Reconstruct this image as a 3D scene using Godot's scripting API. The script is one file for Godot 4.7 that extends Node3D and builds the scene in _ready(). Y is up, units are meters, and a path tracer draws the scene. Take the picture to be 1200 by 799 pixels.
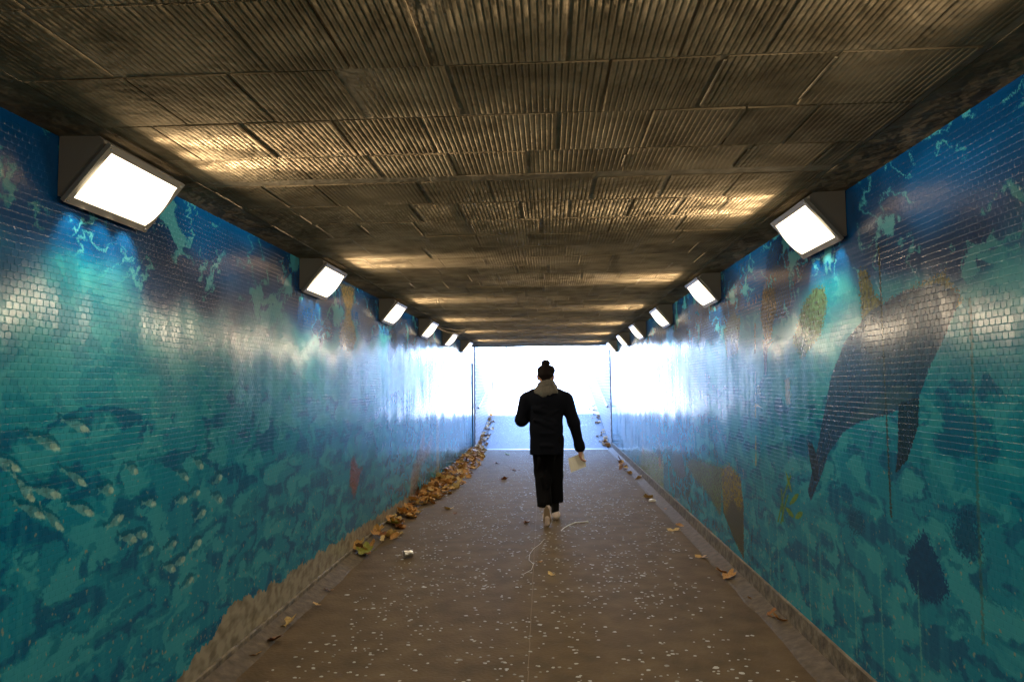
extends Node3D
# Pedestrian underpass with painted walls. Metres, y up; s = distance down the tunnel = -z.
const XL := -1.733      # face of the wall with the fish
const XR := 1.422       # face of the wall with the dolphin
const HC := 2.381       # ceiling
const S_END := 15.7     # mouth of the tunnel
const S_BACK := -8.0
const SLOPE := 0.164    # ramp outside
const DECK := 2.9       # ground level above
var rng := RandomNumberGenerator.new()
var taken := {}
var M := {}

# ---------------------------------------------------------------- helpers
func P(x: float, y: float, s: float) -> Vector3:
	return Vector3(x, y, -s)

func numbered(called: String) -> String:
	if not taken.has(called):
		taken[called] = 0
		return called
	taken[called] += 1
	return "%s_%03d" % [called, taken[called]]

func tag(o: Node, label: String, category := "", group := "", kind := "") -> Node:
	if label: o.set_meta("label", label)
	if category: o.set_meta("category", category)
	if group: o.set_meta("group", group)
	if kind: o.set_meta("kind", kind)
	return o

func thing(called: String, at: Vector3, label := "", category := "", group := "") -> Node3D:
	var o := Node3D.new()
	o.name = numbered(called)
	add_child(o)
	o.position = at
	tag(o, label, category, group)
	return o

func put(mesh: Mesh, called: String, mat: Material, parent: Node = null) -> MeshInstance3D:
	var o := MeshInstance3D.new()
	o.mesh = mesh
	if mat: o.material_override = mat
	if parent == null or parent == self:
		o.name = numbered(called)
		add_child(o)
	else:
		o.name = called
		parent.add_child(o, true)
	return o

func mb() -> SurfaceTool:
	var st := SurfaceTool.new()
	st.begin(Mesh.PRIMITIVE_TRIANGLES)
	return st

func done(st: SurfaceTool, smooth := false) -> ArrayMesh:
	if not smooth: pass
	st.generate_normals()
	return st.commit()

# quad a b c d given counter-clockwise seen from outside
func quad(st: SurfaceTool, a: Vector3, b: Vector3, c: Vector3, d: Vector3) -> void:
	st.set_smooth_group(-1)
	for v in [a, c, b, a, d, c]: st.add_vertex(v)

func box(st: SurfaceTool, lo: Vector3, hi: Vector3) -> void:
	var p := []
	for i in 8: p.append(Vector3(hi.x if i & 1 else lo.x, hi.y if i & 2 else lo.y, hi.z if i & 4 else lo.z))
	quad(st, p[0], p[2], p[3], p[1]); quad(st, p[4], p[5], p[7], p[6])
	quad(st, p[0], p[1], p[5], p[4]); quad(st, p[2], p[6], p[7], p[3])
	quad(st, p[0], p[4], p[6], p[2]); quad(st, p[1], p[3], p[7], p[5])

# prism: a closed profile (list of Vector2 x,y, counter-clockwise seen from +z) pushed from z0 to z1 (z0 < z1)
func prism(st: SurfaceTool, prof: Array, z0: float, z1: float) -> void:
	var n := prof.size()
	for i in n:
		var a: Vector2 = prof[i]
		var b: Vector2 = prof[(i + 1) % n]
		quad(st, Vector3(a.x, a.y, z1), Vector3(a.x, a.y, z0), Vector3(b.x, b.y, z0), Vector3(b.x, b.y, z1))
	var idx := Geometry2D.triangulate_polygon(PackedVector2Array(prof))
	for k in range(0, idx.size(), 3):
		var t := [prof[idx[k]], prof[idx[k + 1]], prof[idx[k + 2]]]
		var ccw: bool = (t[1] - t[0]).cross(t[2] - t[0]) > 0.0
		var o := [0, 2, 1] if ccw else [0, 1, 2]
		st.set_smooth_group(-1)
		for j in o: st.add_vertex(Vector3(t[j].x, t[j].y, z1))
		for j in [o[0], o[2], o[1]]: st.add_vertex(Vector3(t[j].x, t[j].y, z0))

func tube(st: SurfaceTool, pts: Array, r: float, sides := 6, r_end := -1.0) -> void:
	var rings := []
	var n := pts.size()
	for i in n:
		var d: Vector3 = (pts[mini(i + 1, n - 1)] - pts[maxi(i - 1, 0)]).normalized()
		var u := d.cross(Vector3.UP if absf(d.y) < 0.9 else Vector3.RIGHT).normalized()
		var v := d.cross(u)
		var rr := r if r_end < 0.0 else lerpf(r, r_end, i / float(n - 1))
		var ring := []
		for k in sides:
			var a := TAU * k / sides
			ring.append(pts[i] + (u * cos(a) + v * sin(a)) * rr)
		rings.append(ring)
	st.set_smooth_group(0)
	for i in n - 1:
		for k in sides:
			var k2 := (k + 1) % sides
			for q in [rings[i][k], rings[i + 1][k2], rings[i][k2], rings[i][k], rings[i + 1][k], rings[i + 1][k2]]: st.add_vertex(q)
	for e in [0, n - 1]:
		for k in sides:
			var t := [pts[e], rings[e][k], rings[e][(k + 1) % sides]]
			if e == 0: t = [t[0], t[2], t[1]]
			for q in t: st.add_vertex(q)

func noise(seed_: int, freq: float, oct := 3, type := FastNoiseLite.TYPE_SIMPLEX_SMOOTH) -> FastNoiseLite:
	var n := FastNoiseLite.new()
	n.seed = seed_
	n.noise_type = type
	n.frequency = freq
	n.fractal_type = FastNoiseLite.FRACTAL_FBM if oct > 1 else FastNoiseLite.FRACTAL_NONE
	n.fractal_octaves = oct
	return n

func srgb(r: float, g: float, b: float) -> Color:   # real-world base colour (linear) -> albedo_color
	return Color(r, g, b).linear_to_srgb()

# grey noise picture looked up through a colour ramp of linear colours
func ramp_tex(seed_: int, freq: float, oct: int, stops: Array, size := 512, type := FastNoiseLite.TYPE_SIMPLEX_SMOOTH) -> ImageTexture:
	var g := Gradient.new()
	g.offsets = PackedFloat32Array(stops.map(func(a): return a[0]))
	g.colors = PackedColorArray(stops.map(func(a): return srgb(a[1], a[2], a[3])))
	var lut := []
	for i in 256: lut.append(g.sample(i / 255.0))
	var img := noise(seed_, freq, oct, type).get_seamless_image(size, size)
	img.convert(Image.FORMAT_L8)
	var src := img.get_data()
	var out := PackedByteArray()
	out.resize(size * size * 3)
	for i in src.size():
		var c: Color = lut[src[i]]
		out[i * 3] = c.r8
		out[i * 3 + 1] = c.g8
		out[i * 3 + 2] = c.b8
	var im := Image.create_from_data(size, size, false, Image.FORMAT_RGB8, out)
	im.generate_mipmaps()
	return ImageTexture.create_from_image(im)

func bump_tex(seed_: int, freq: float, oct: int, strength: float, size := 512) -> ImageTexture:
	var img := noise(seed_, freq, oct).get_seamless_image(size, size)
	img.convert(Image.FORMAT_RGBA8)
	img.bump_map_to_normal_map(strength)
	img.generate_mipmaps()
	return ImageTexture.create_from_image(img)

func plain(r: float, g: float, b: float, rough := 0.8, metal := 0.0) -> StandardMaterial3D:
	var m := StandardMaterial3D.new()
	m.albedo_color = srgb(r, g, b)
	m.roughness = rough
	m.metallic = metal
	return m

func tri(tex: Texture2D, scale: float, rough: float, bump: Texture2D = null, bump_scale := 1.0) -> StandardMaterial3D:
	var m := StandardMaterial3D.new()
	m.albedo_texture = tex
	m.uv1_triplanar = true
	m.uv1_world_triplanar = true
	m.uv1_scale = Vector3.ONE * scale
	m.roughness = rough
	if bump:
		m.normal_enabled = true
		m.normal_texture = bump
		m.normal_scale = bump_scale
	return m

# ---------------------------------------------------------------- murals
const MW := 2048
const MH := 640
var bytes: PackedByteArray
var edge_noise: FastNoiseLite

func mural_u(s: float) -> float:      # finer near the viewer's end of the painting
	var q := s if s >= 1.0 else 2.0 - s
	return log(q) / log(16.0)

func col_of(s: float) -> float:
	return mural_u(s) * MW

func row_of(h: float) -> float:
	return (1.0 - h / HC) * MH

func blot(poly: Array, c: Color, vary := 0.06, rough := 0.02, mix := 1.0, c2 := Color(0, 0, 0, 0)) -> void:
	var pg := PackedVector2Array(poly)
	var lo: Vector2 = pg[0]
	var hi: Vector2 = pg[0]
	for p in pg:
		lo = lo.min(p)
		hi = hi.max(p)
	var c0 := maxi(0, int(col_of(lo.x - 0.05)))
	var c1 := mini(MW - 1, int(col_of(hi.x + 0.05)) + 1)
	var r0 := maxi(0, int(row_of(hi.y + 0.03)))
	var r1 := mini(MH - 1, int(row_of(lo.y - 0.03)) + 1)
	for cx in range(c0, c1):
		var s := pow(16.0, cx / float(MW))
		for ry in range(r0, r1):
			var h := (1.0 - ry / float(MH)) * HC
			var q := Vector2(s + rough * edge_noise.get_noise_2d(s * 60.0, h * 60.0), h + rough * edge_noise.get_noise_2d(s * 60.0 + 77.0, h * 60.0))
			if not Geometry2D.is_point_in_polygon(q, pg): continue
			var k := 1.0 + vary * edge_noise.get_noise_2d(s * 25.0 + 31.0, h * 25.0)
			var cc := c
			if c2.a > 0.0:
				cc = c.lerp(c2, smoothstep(-0.05, 0.1, edge_noise.get_noise_2d(s * 40.0 + 9.0, h * 22.0)))
			var i := (ry * MW + cx) * 3
			bytes[i] = int(clampf(lerpf(bytes[i], cc.r * 255.0 * k, mix), 0, 255))
			bytes[i + 1] = int(clampf(lerpf(bytes[i + 1], cc.g * 255.0 * k, mix), 0, 255))
			bytes[i + 2] = int(clampf(lerpf(bytes[i + 2], cc.b * 255.0 * k, mix), 0, 255))

func oval(s: float, h: float, a: float, b: float, turn := 0.0, n := 14) -> Array:
	var o := []
	for i in n:
		var t := TAU * i / n
		o.append(Vector2(s, h) + Vector2(cos(t) * a, sin(t) * b * (1.0 if cos(t) < 0.5 else 0.8)).rotated(turn))
	return o

func fish_shape(s: float, h: float, a: float, b: float, turn: float) -> Array:
	return [[1.0, 0.0], [0.75, 0.5], [0.35, 0.9], [-0.1, 0.95], [-0.5, 0.55], [-0.85, 0.16], [-1.25, 0.6], [-1.15, 0.0], [-1.25, -0.5], [-0.85, -0.14], [-0.4, -0.5], [0.1, -0.85], [0.6, -0.7], [0.9, -0.35]].map(func(p): return Vector2(s, h) + Vector2(p[0] * a, p[1] * b).rotated(turn))

func peel_base(s: float) -> float:      # height of the bare strip at the foot of the fish wall
	var k := [[1.0, 0.10], [3.14, 0.14], [3.49, 0.22], [3.73, 0.33], [4.0, 0.27], [4.46, 0.25], [4.68, 0.26], [5.43, 0.23], [6.16, 0.21], [9.6, 0.10], [16.0, 0.08]]
	for i in k.size() - 1:
		if s < k[i + 1][0]: return lerpf(k[i][1], k[i + 1][1], clampf((s - k[i][0]) / (k[i + 1][0] - k[i][0]), 0.0, 1.0))
	return 0.08

# fills `bytes` with the painted sea: blue with pale ripples above, mottled teal below
func paint_sea(seed_: int, right: bool) -> void:
	bytes = PackedByteArray()
	bytes.resize(MW * MH * 3)
	edge_noise = noise(seed_ + 50, 1.0, 2)
	var nv := noise(seed_, 1.0, 2)
	nv.domain_warp_enabled = true
	nv.domain_warp_amplitude = 0.7
	nv.domain_warp_frequency = 0.9
	var na := noise(seed_ + 1, 1.0, 2)
	na.domain_warp_enabled = true
	na.domain_warp_amplitude = 0.6
	na.domain_warp_frequency = 1.1
	var nl := noise(seed_ + 2, 1.0, 2)
	var nd := noise(seed_ + 3, 1.0, 2)
	var blue := Color8(0, 72, 132)
	var blue2 := Color8(0, 56, 106)
	var foam := Color8(70, 154, 168)
	var mid := Color8(14, 124, 154)
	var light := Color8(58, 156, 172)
	var dark := Color8(0, 102, 134)
	var navy := Color8(0, 80, 128)
	var bare := Color8(150, 144, 128)
	for cx in MW:
		var s := pow(16.0, cx / float(MW))
		var drip := nd.get_noise_2d(s * 14.0, 3.0)
		# bottom edge of the paint: peeled off in a ragged line on the fish wall
		var peel := 0.13 + 0.03 * nd.get_noise_2d(s * 3.0, 40.0)
		if not right:
			peel = peel_base(s) + 0.03 * nd.get_noise_2d(s * 5.0, 40.0) + 0.02 * nd.get_noise_2d(s * 26.0, 60.0)
		for ry in MH:
			var h := (1.0 - ry / float(MH)) * HC
			var c: Color
			if h < peel:
				var k := nl.get_noise_2d(s * 9.0, h * 9.0 + 50.0)
				c = bare.lerp(Color8(110, 103, 90), clampf(0.3 + k * 0.9 + 0.35 * nd.get_noise_2d(s * 12.0 - h * 12.0, h * 30.0), 0.0, 1.0))
			else:
				var low := nl.get_noise_2d(s * 1.1, h * 1.6)
				var t := h + low * 0.22
				var up := smoothstep(1.78, 1.98, t)
				c = mid
				if up < 0.999:
					var a := na.get_noise_2d(s * 2.6 + h * 1.2, h * 4.2 - s * 0.6)
					var b := nl.get_noise_2d(s * 4.0 + a * 1.2, h * 5.0 + 20.0)
					c = c.lerp(light, smoothstep(0.02, 0.16, a) * 0.7)
					c = c.lerp(dark, smoothstep(0.08, 0.20, b + (0.10 if h < 0.9 else 0.0)) * 0.62)
					c = c.lerp(navy, smoothstep(0.26, 0.33, b - a * 0.3 + (0.06 if h < 0.7 else 0.0)) * 0.6)
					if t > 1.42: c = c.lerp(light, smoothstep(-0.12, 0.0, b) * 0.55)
				if up > 0.001:
					var d := nv.get_noise_2d(s * 3.0 + h * 1.5, h * 4.5 - s * 2.0)
					var e := na.get_noise_2d(s * 2.0 + 60.0, h * 2.0)
					var vein := smoothstep(0.085, 0.03, absf(d - 0.05)) * smoothstep(-0.16, 0.02, e)
					vein = maxf(vein, smoothstep(0.40, 0.45, e + 0.2 * d))
					var w := blue.lerp(blue2, smoothstep(-0.2, 0.3, low)).lerp(foam, vein * 0.85)
					c = c.lerp(w, up)
				c = c.lerp(light, clampf(drip * 0.5, 0.0, 0.22) * smoothstep(1.9, 1.2, h))
				var fleck := nd.get_noise_2d(s * 30.0, h * 22.0)
				if h < 1.1 and fleck > 0.50 + h * 0.16: c = c.lerp(bare, 0.7)
			var i := (ry * MW + cx) * 3
			bytes[i] = c.r8
			bytes[i + 1] = c.g8
			bytes[i + 2] = c.b8

func mural_material(rough: float) -> StandardMaterial3D:
	var im := Image.create_from_data(MW, MH, false, Image.FORMAT_RGB8, bytes)
	im.generate_mipmaps()
	var m := StandardMaterial3D.new()
	m.albedo_texture = ImageTexture.create_from_image(im)
	m.roughness = rough
	m.metallic_specular = 0.5
	return m

func V2(a: Array) -> Array:
	return a.map(func(p): return Vector2(p[0], p[1]))

func paint_fish_wall() -> StandardMaterial3D:
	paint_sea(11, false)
	rng.seed = 5
	var fish := [[2.1, 1.24], [2.28, 1.29], [2.19, 1.14], [2.29, 1.12], [2.43, 1.15], [2.32, 1.02], [2.47, 1.03], [2.43, 1.34], [2.77, 1.14], [2.9, 0.98], [2.84, 0.86], [2.67, 0.95], [2.76, 0.86], [2.89, 0.78], [3.08, 0.76], [3.17, 1.06], [3.31, 1.1], [3.16, 0.95], [3.28, 0.96], [3.34, 0.85], [3.3, 0.71], [3.15, 0.67], [3.07, 0.66], [3.23, 0.55], [3.51, 1.0], [3.51, 0.9], [2.61, 1.08], [2.22, 1.07]]
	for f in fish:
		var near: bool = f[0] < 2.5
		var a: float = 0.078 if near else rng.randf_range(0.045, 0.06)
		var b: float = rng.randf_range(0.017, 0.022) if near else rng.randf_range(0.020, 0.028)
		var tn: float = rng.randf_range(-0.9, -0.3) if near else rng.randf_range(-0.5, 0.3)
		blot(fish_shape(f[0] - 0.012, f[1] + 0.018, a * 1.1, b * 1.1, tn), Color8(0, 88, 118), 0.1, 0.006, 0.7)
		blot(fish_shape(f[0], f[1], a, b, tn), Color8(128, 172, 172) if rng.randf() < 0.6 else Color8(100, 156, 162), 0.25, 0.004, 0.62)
		blot(oval(f[0] + a * 0.5 * cos(tn), f[1] + a * 0.5 * sin(tn), a * 0.36, b * 0.55, tn), Color8(176, 200, 184), 0.2, 0.003, 0.6)
	blot(V2([[5.57, 2.34], [6.0, 2.37], [5.95, 2.2], [5.86, 2.12], [6.0, 2.02], [6.06, 1.9], [5.95, 1.8], [5.6, 1.8], [5.55, 1.92], [5.7, 2.04], [5.74, 2.14], [5.62, 2.25]]), Color8(132, 104, 58), 0.3, 0.05, 0.9, Color8(96, 92, 66))
	blot(V2([[5.86, 0.64], [5.9, 0.84], [6.0, 0.86], [6.14, 0.74], [6.32, 0.74], [6.2, 0.68], [6.1, 0.56], [6.0, 0.5]]), Color8(112, 72, 66), 0.2, 0.05, 0.95)
	blot(V2([[8.4, 0.1], [8.5, 0.4], [9.0, 0.62], [9.4, 0.9], [9.5, 0.6], [10.1, 0.8], [10.0, 0.5], [9.1, 0.4], [8.8, 0.1]]), Color8(168, 96, 82), 0.3, 0.10, 0.7, Color8(150, 140, 112))
	blot(V2([[10.40, 0.1], [10.40, 2.2], [10.64, 2.2], [10.66, 0.1]]), Color8(150, 140, 124), 0.3, 0.06, 0.75)
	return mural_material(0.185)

func paint_dolphin_wall() -> StandardMaterial3D:
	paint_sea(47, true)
	rng.seed = 6
	# olive rocks that rise out of the reflections
	blot(V2([[3.17, 1.98], [3.09, 1.97], [3.03, 1.85], [2.94, 1.80], [2.5, 1.86], [2.4, 1.74], [2.9, 1.55], [3.15, 1.6]]), Color8(92, 88, 48), 0.3, 0.03, 0.9, Color8(70, 74, 62))
	blot(V2([[3.86, 1.9], [3.7, 1.97], [3.56, 1.96], [3.53, 1.87], [3.63, 1.72], [3.9, 1.6], [4.05, 1.7]]), Color8(78, 108, 78), 0.3, 0.03, 0.9, Color8(70, 84, 60))
	blot(V2([[4.56, 2.08], [4.33, 2.07], [4.3, 1.95], [4.38, 1.86], [4.42, 1.74], [4.55, 1.72], [4.62, 1.9]]), Color8(116, 84, 44), 0.3, 0.03, 0.9, Color8(70, 62, 48))
	blot(V2([[5.3, 2.02], [5.1, 1.95], [5.2, 1.7], [5.5, 1.66], [5.6, 1.9]]), Color8(92, 88, 60), 0.3, 0.04, 0.8)
	# dolphin
	var skin := Color8(30, 60, 92)
	blot(V2([[3.86, 0.82], [3.71, 0.97], [3.59, 1.11], [3.4, 1.23], [3.21, 1.29], [2.97, 1.33], [2.88, 1.35], [2.71, 1.41], [2.63, 1.52], [2.54, 1.61], [2.46, 1.70], [2.42, 1.77], [2.55, 1.83], [2.78, 1.83], [3.08, 1.78], [3.35, 1.66], [3.52, 1.5], [3.65, 1.28], [3.75, 1.1], [3.9, 0.87]]), skin, 0.15, 0.008, 0.95, Color8(36, 70, 100))
	blot(V2([[3.88, 1.15], [3.80, 1.14], [3.73, 1.05], [3.74, 0.95], [3.80, 0.94], [3.85, 1.04]]), Color8(30, 52, 70), 0.1, 0.006, 0.95)
	blot(V2([[2.87, 1.38], [2.71, 1.41], [2.73, 1.29], [2.82, 1.16], [2.92, 1.09], [2.89, 1.21]]), Color8(28, 48, 66), 0.1, 0.006, 0.95)
	blot(V2([[2.9, 1.36], [2.75, 1.42], [2.86, 1.46], [3.15, 1.37], [3.4, 1.26], [3.2, 1.30]]), Color8(58, 88, 98), 0.1, 0.02, 0.6)
	# dark blue fish shape
	blot(V2([[2.72, 0.90], [2.64, 0.82], [2.57, 0.72], [2.66, 0.65], [2.79, 0.63], [2.88, 0.71], [2.83, 0.81]]), Color8(0, 68, 112), 0.1, 0.03, 0.95)
	blot(V2([[3.36, 0.86], [3.26, 0.88], [3.22, 0.80], [3.32, 0.76], [3.42, 0.80]]), Color8(0, 74, 112), 0.1, 0.04, 0.8)
	blot(V2([[2.5, 1.0], [2.42, 1.04], [2.36, 0.9], [2.46, 0.86], [2.54, 0.92]]), Color8(0, 72, 112), 0.1, 0.05, 0.8)
	# yellow-olive coral
	blot(V2([[6.98, 0.72], [6.3, 0.76], [5.8, 0.78], [5.84, 0.45], [5.9, 0.36], [6.33, 0.48], [6.98, 0.55], [7.3, 0.64]]), Color8(112, 116, 70), 0.25, 0.05, 0.85, Color8(74, 84, 72))
	blot(V2([[5.80, 0.76], [5.56, 0.82], [5.25, 0.76], [5.18, 0.58], [5.22, 0.17], [5.5, 0.27], [5.79, 0.41]]), Color8(64, 66, 46), 0.2, 0.02, 0.95)
	blot(V2([[5.82, 0.77], [5.56, 0.83], [5.25, 0.77], [5.2, 0.60], [5.28, 0.50], [5.5, 0.58], [5.74, 0.40], [5.80, 0.5]]), Color8(148, 128, 40), 0.3, 0.05, 0.8, Color8(84, 82, 40))
	blot(V2([[8.0, 0.7], [7.5, 0.72], [7.3, 0.5], [7.7, 0.42], [8.1, 0.5]]), Color8(96, 92, 104), 0.2, 0.05, 0.7)
	blot(V2([[11.0, 0.12], [10.8, 0.5], [9.6, 0.55], [8.72, 0.5], [8.77, 0.12]]), Color8(170, 158, 92), 0.3, 0.08, 0.75, Color8(130, 140, 104))
	for f in [[9.0, 0.9], [10.6, 1.1], [12.0, 1.0], [13.2, 0.9]]:
		blot(V2([[f[0] - 0.1, 0.4], [f[0], f[1] + 0.3], [f[0] + 0.12, 0.4]]), Color8(190, 122, 88), 0.3, 0.05, 0.6)
	# water plant: stalks and four leaves
	var green := Color8(70, 118, 48)
	for st in [[[4.42, 0.6], [4.30, 0.78], [4.16, 0.92]], [[4.37, 0.6], [4.30, 0.70], [4.22, 0.8]], [[4.33, 0.62], [4.32, 0.74], [4.34, 0.82]]]:
		for k in 2: blot(V2([[st[k][0] - 0.013, st[k][1]], [st[k + 1][0] - 0.013, st[k + 1][1]], [st[k + 1][0] + 0.013, st[k + 1][1]], [st[k][0] + 0.013, st[k][1]]]), green, 0.1, 0.004, 0.9)
	for lf in [[4.2, 0.88, -0.9, 0.07], [4.12, 0.79, 0.5, 0.09], [4.05, 0.71, 0.4, 0.07], [4.2, 0.70, -0.2, 0.07]]:
		blot(oval(lf[0], lf[1], lf[3], 0.018, -lf[2]), Color8(96, 128, 44), 0.2, 0.006, 0.9)
	# vine and small dark fish
	for k in 9:
		var h := 1.88 - k * 0.11
		if k == 2 or k == 6: continue
		blot(V2([[4.74 + k * 0.01, h], [4.76 + k * 0.01, h], [4.78 + k * 0.01, h - 0.1], [4.75 + k * 0.01, h - 0.1]]), Color8(58, 92, 74) if k < 5 else Color8(150, 140, 80), 0.2, 0.01, 0.9)
	blot(oval(4.72, 1.42, 0.05, 0.035, 0.6), Color8(58, 112, 92), 0.1, 0.006)
	blot(V2([[4.64, 1.30], [4.76, 1.325], [4.9, 1.30], [4.76, 1.312]]), Color8(214, 214, 204), 0.1, 0.004)
	blot(V2([[4.60, 1.76], [4.52, 1.72], [4.38, 1.735], [4.5, 1.69], [4.55, 1.52], [4.58, 1.52]]), Color8(36, 40, 44), 0.1, 0.004)
	blot(V2([[4.2, 1.5], [4.12, 1.5], [4.12, 1.34], [4.2, 1.34]]), Color8(150, 142, 108), 0.2, 0.03, 0.8)
	# seams and runs
	blot(V2([[2.965, 0.9], [2.965, 2.05], [2.98, 2.05], [2.98, 0.9]]), Color8(44, 62, 66), 0.2, 0.006, 0.9)
	blot(V2([[2.385, 0.6], [2.355, 1.75], [2.370, 1.75], [2.40, 0.6]]), Color8(70, 96, 92), 0.2, 0.008, 0.5)
	for k in 7:
		var s0 := 2.7 + k * 0.33 + rng.randf_range(-0.1, 0.1)
		blot(V2([[s0, 0.18], [s0, rng.randf_range(0.45, 0.75)], [s0 + 0.012, 0.6], [s0 + 0.014, 0.18]]), Color8(92, 158, 156), 0.1, 0.006, 0.6)
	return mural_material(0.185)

# the small glazed tiles of a wall, painted over with the mural. side = +1: the face looks to +x
func tile_arrays(x: float, side: float, s0: float, s1: float, h0: float, h1: float, tw: float, th: float, keep: Rect2, singles: Array, seed_: int) -> ArrayMesh:
	rng.seed = seed_
	var vs := PackedVector3Array()
	var ns := PackedVector3Array()
	var us := PackedVector2Array()
	var ix := PackedInt32Array()
	var rows := int((h1 - h0) / th)
	var cols := int((s1 - s0) / tw)
	var gap := 0.0005
	var bev := 0.0018
	var lump := noise(seed_, 1.0, 1)
	for c in cols:
		for r in rows:
			var a := s0 + (c + (0.5 if r % 2 == 1 else 0.0)) * tw
			if a + tw > s1: continue
			if side > 0.0 and h0 + (r + 0.5) * th < peel_base(a + tw * 0.5): continue
			var b := a + tw
			var y0 := h0 + r * th
			var y1 := y0 + th
			# each tile sits a little out of true; the bed waves gently too
			var ty := rng.randfn(0.0, 0.0038) + 0.03 * lump.get_noise_2d(a * 2.2, y0 * 0.8)
			var tz := rng.randfn(0.0, 0.0035) + 0.018 * lump.get_noise_2d(a * 1.3 + 40.0, y0 * 1.7) + 0.022 * lump.get_noise_2d(a * 11.0, y0 * 0.7 + 90.0)
			var nrm := Vector3(side, ty, tz).normalized()
			var detail := a < 7.0
			var g := gap if detail else 0.0
			var p := [[a + g, y0 + g], [b - g, y0 + g], [b - g, y1 - g], [a + g, y1 - g]]
			var solo := keep.has_point(Vector2((a + b) * 0.5, (y0 + y1) * 0.5))
			var tv := PackedVector3Array()
			var tn := PackedVector3Array()
			var tu := PackedVector2Array()
			var cm := Vector2((a + b) * 0.5, (y0 + y1) * 0.5)
			for k in 4:
				var q := Vector2(p[k][0], p[k][1])
				var inn := q - Vector2(signf(q.x - cm.x), signf(q.y - cm.y)) * (bev if detail else 0.0)
				# the face is really tilted: push its corners in or out
				var off := -((inn.y - cm.y) * ty - (inn.x - cm.x) * tz * 1.0)
				tv.append(Vector3(x + side * (0.0012 + off), inn.y, -inn.x))
				tn.append(nrm)
				tu.append(Vector2(mural_u(inn.x), 1.0 - inn.y / HC))
			if detail:
				for k in 4:
					var q := Vector2(p[k][0], p[k][1])
					tv.append(Vector3(x + side * 0.0004, q.y, -q.x))
					tn.append(Vector3(side, signf(q.y - cm.y) * 0.26, -signf(q.x - cm.x) * 0.18).normalized())
					tu.append(Vector2(mural_u(q.x), 1.0 - q.y / HC))
			var t := [0, 1, 2, 0, 2, 3]
			if detail:
				for k in 4:
					var k2 := (k + 1) % 4
					t.append_array([k, 4 + k, 4 + k2, k, 4 + k2, k2])
			var flip := side > 0.0
			var ti := PackedInt32Array()
			for k in range(0, t.size(), 3):
				ti.append(t[k])
				ti.append(t[k + 2] if flip else t[k + 1])
				ti.append(t[k + 1] if flip else t[k + 2])
			if solo:
				var o := Vector3(x, cm.y, -cm.x)
				for k in tv.size(): tv[k] -= o
				var arr := []
				arr.resize(Mesh.ARRAY_MAX)
				arr[Mesh.ARRAY_VERTEX] = tv
				arr[Mesh.ARRAY_NORMAL] = tn
				arr[Mesh.ARRAY_TEX_UV] = tu
				arr[Mesh.ARRAY_INDEX] = ti
				var sm := ArrayMesh.new()
				sm.add_surface_from_arrays(Mesh.PRIMITIVE_TRIANGLES, arr)
				singles.append([sm, o])
			else:
				var base := vs.size()
				vs.append_array(tv)
				ns.append_array(tn)
				us.append_array(tu)
				for k in ti: ix.append(base + k)
	var arr := []
	arr.resize(Mesh.ARRAY_MAX)
	arr[Mesh.ARRAY_VERTEX] = vs
	arr[Mesh.ARRAY_NORMAL] = ns
	arr[Mesh.ARRAY_TEX_UV] = us
	arr[Mesh.ARRAY_INDEX] = ix
	var m := ArrayMesh.new()
	m.add_surface_from_arrays(Mesh.PRIMITIVE_TRIANGLES, arr)
	return m

func wall_bed(x: float, side: float) -> ArrayMesh:      # the painted bed behind the tiles, and the wall's own thickness
	var st := mb()
	var ss := []
	var s := S_BACK
	while s < S_END:
		ss.append(s)
		s += 0.1 if s < 4.0 else 0.2
	ss.append(S_END)
	for i in ss.size() - 1:
		var a: float = ss[i]
		var b: float = ss[i + 1]
		var q := [[a, 0.0], [b, 0.0], [b, HC], [a, HC]]
		var order := [0, 1, 2, 0, 2, 3] if side < 0.0 else [0, 2, 1, 0, 3, 2]
		st.set_smooth_group(-1)
		for k in order:
			st.set_uv(Vector2(mural_u(q[k][0]), 1.0 - q[k][1] / HC))
			st.add_vertex(Vector3(x, q[k][1], -q[k][0]))
	st.generate_normals()
	return st.commit()

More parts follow.
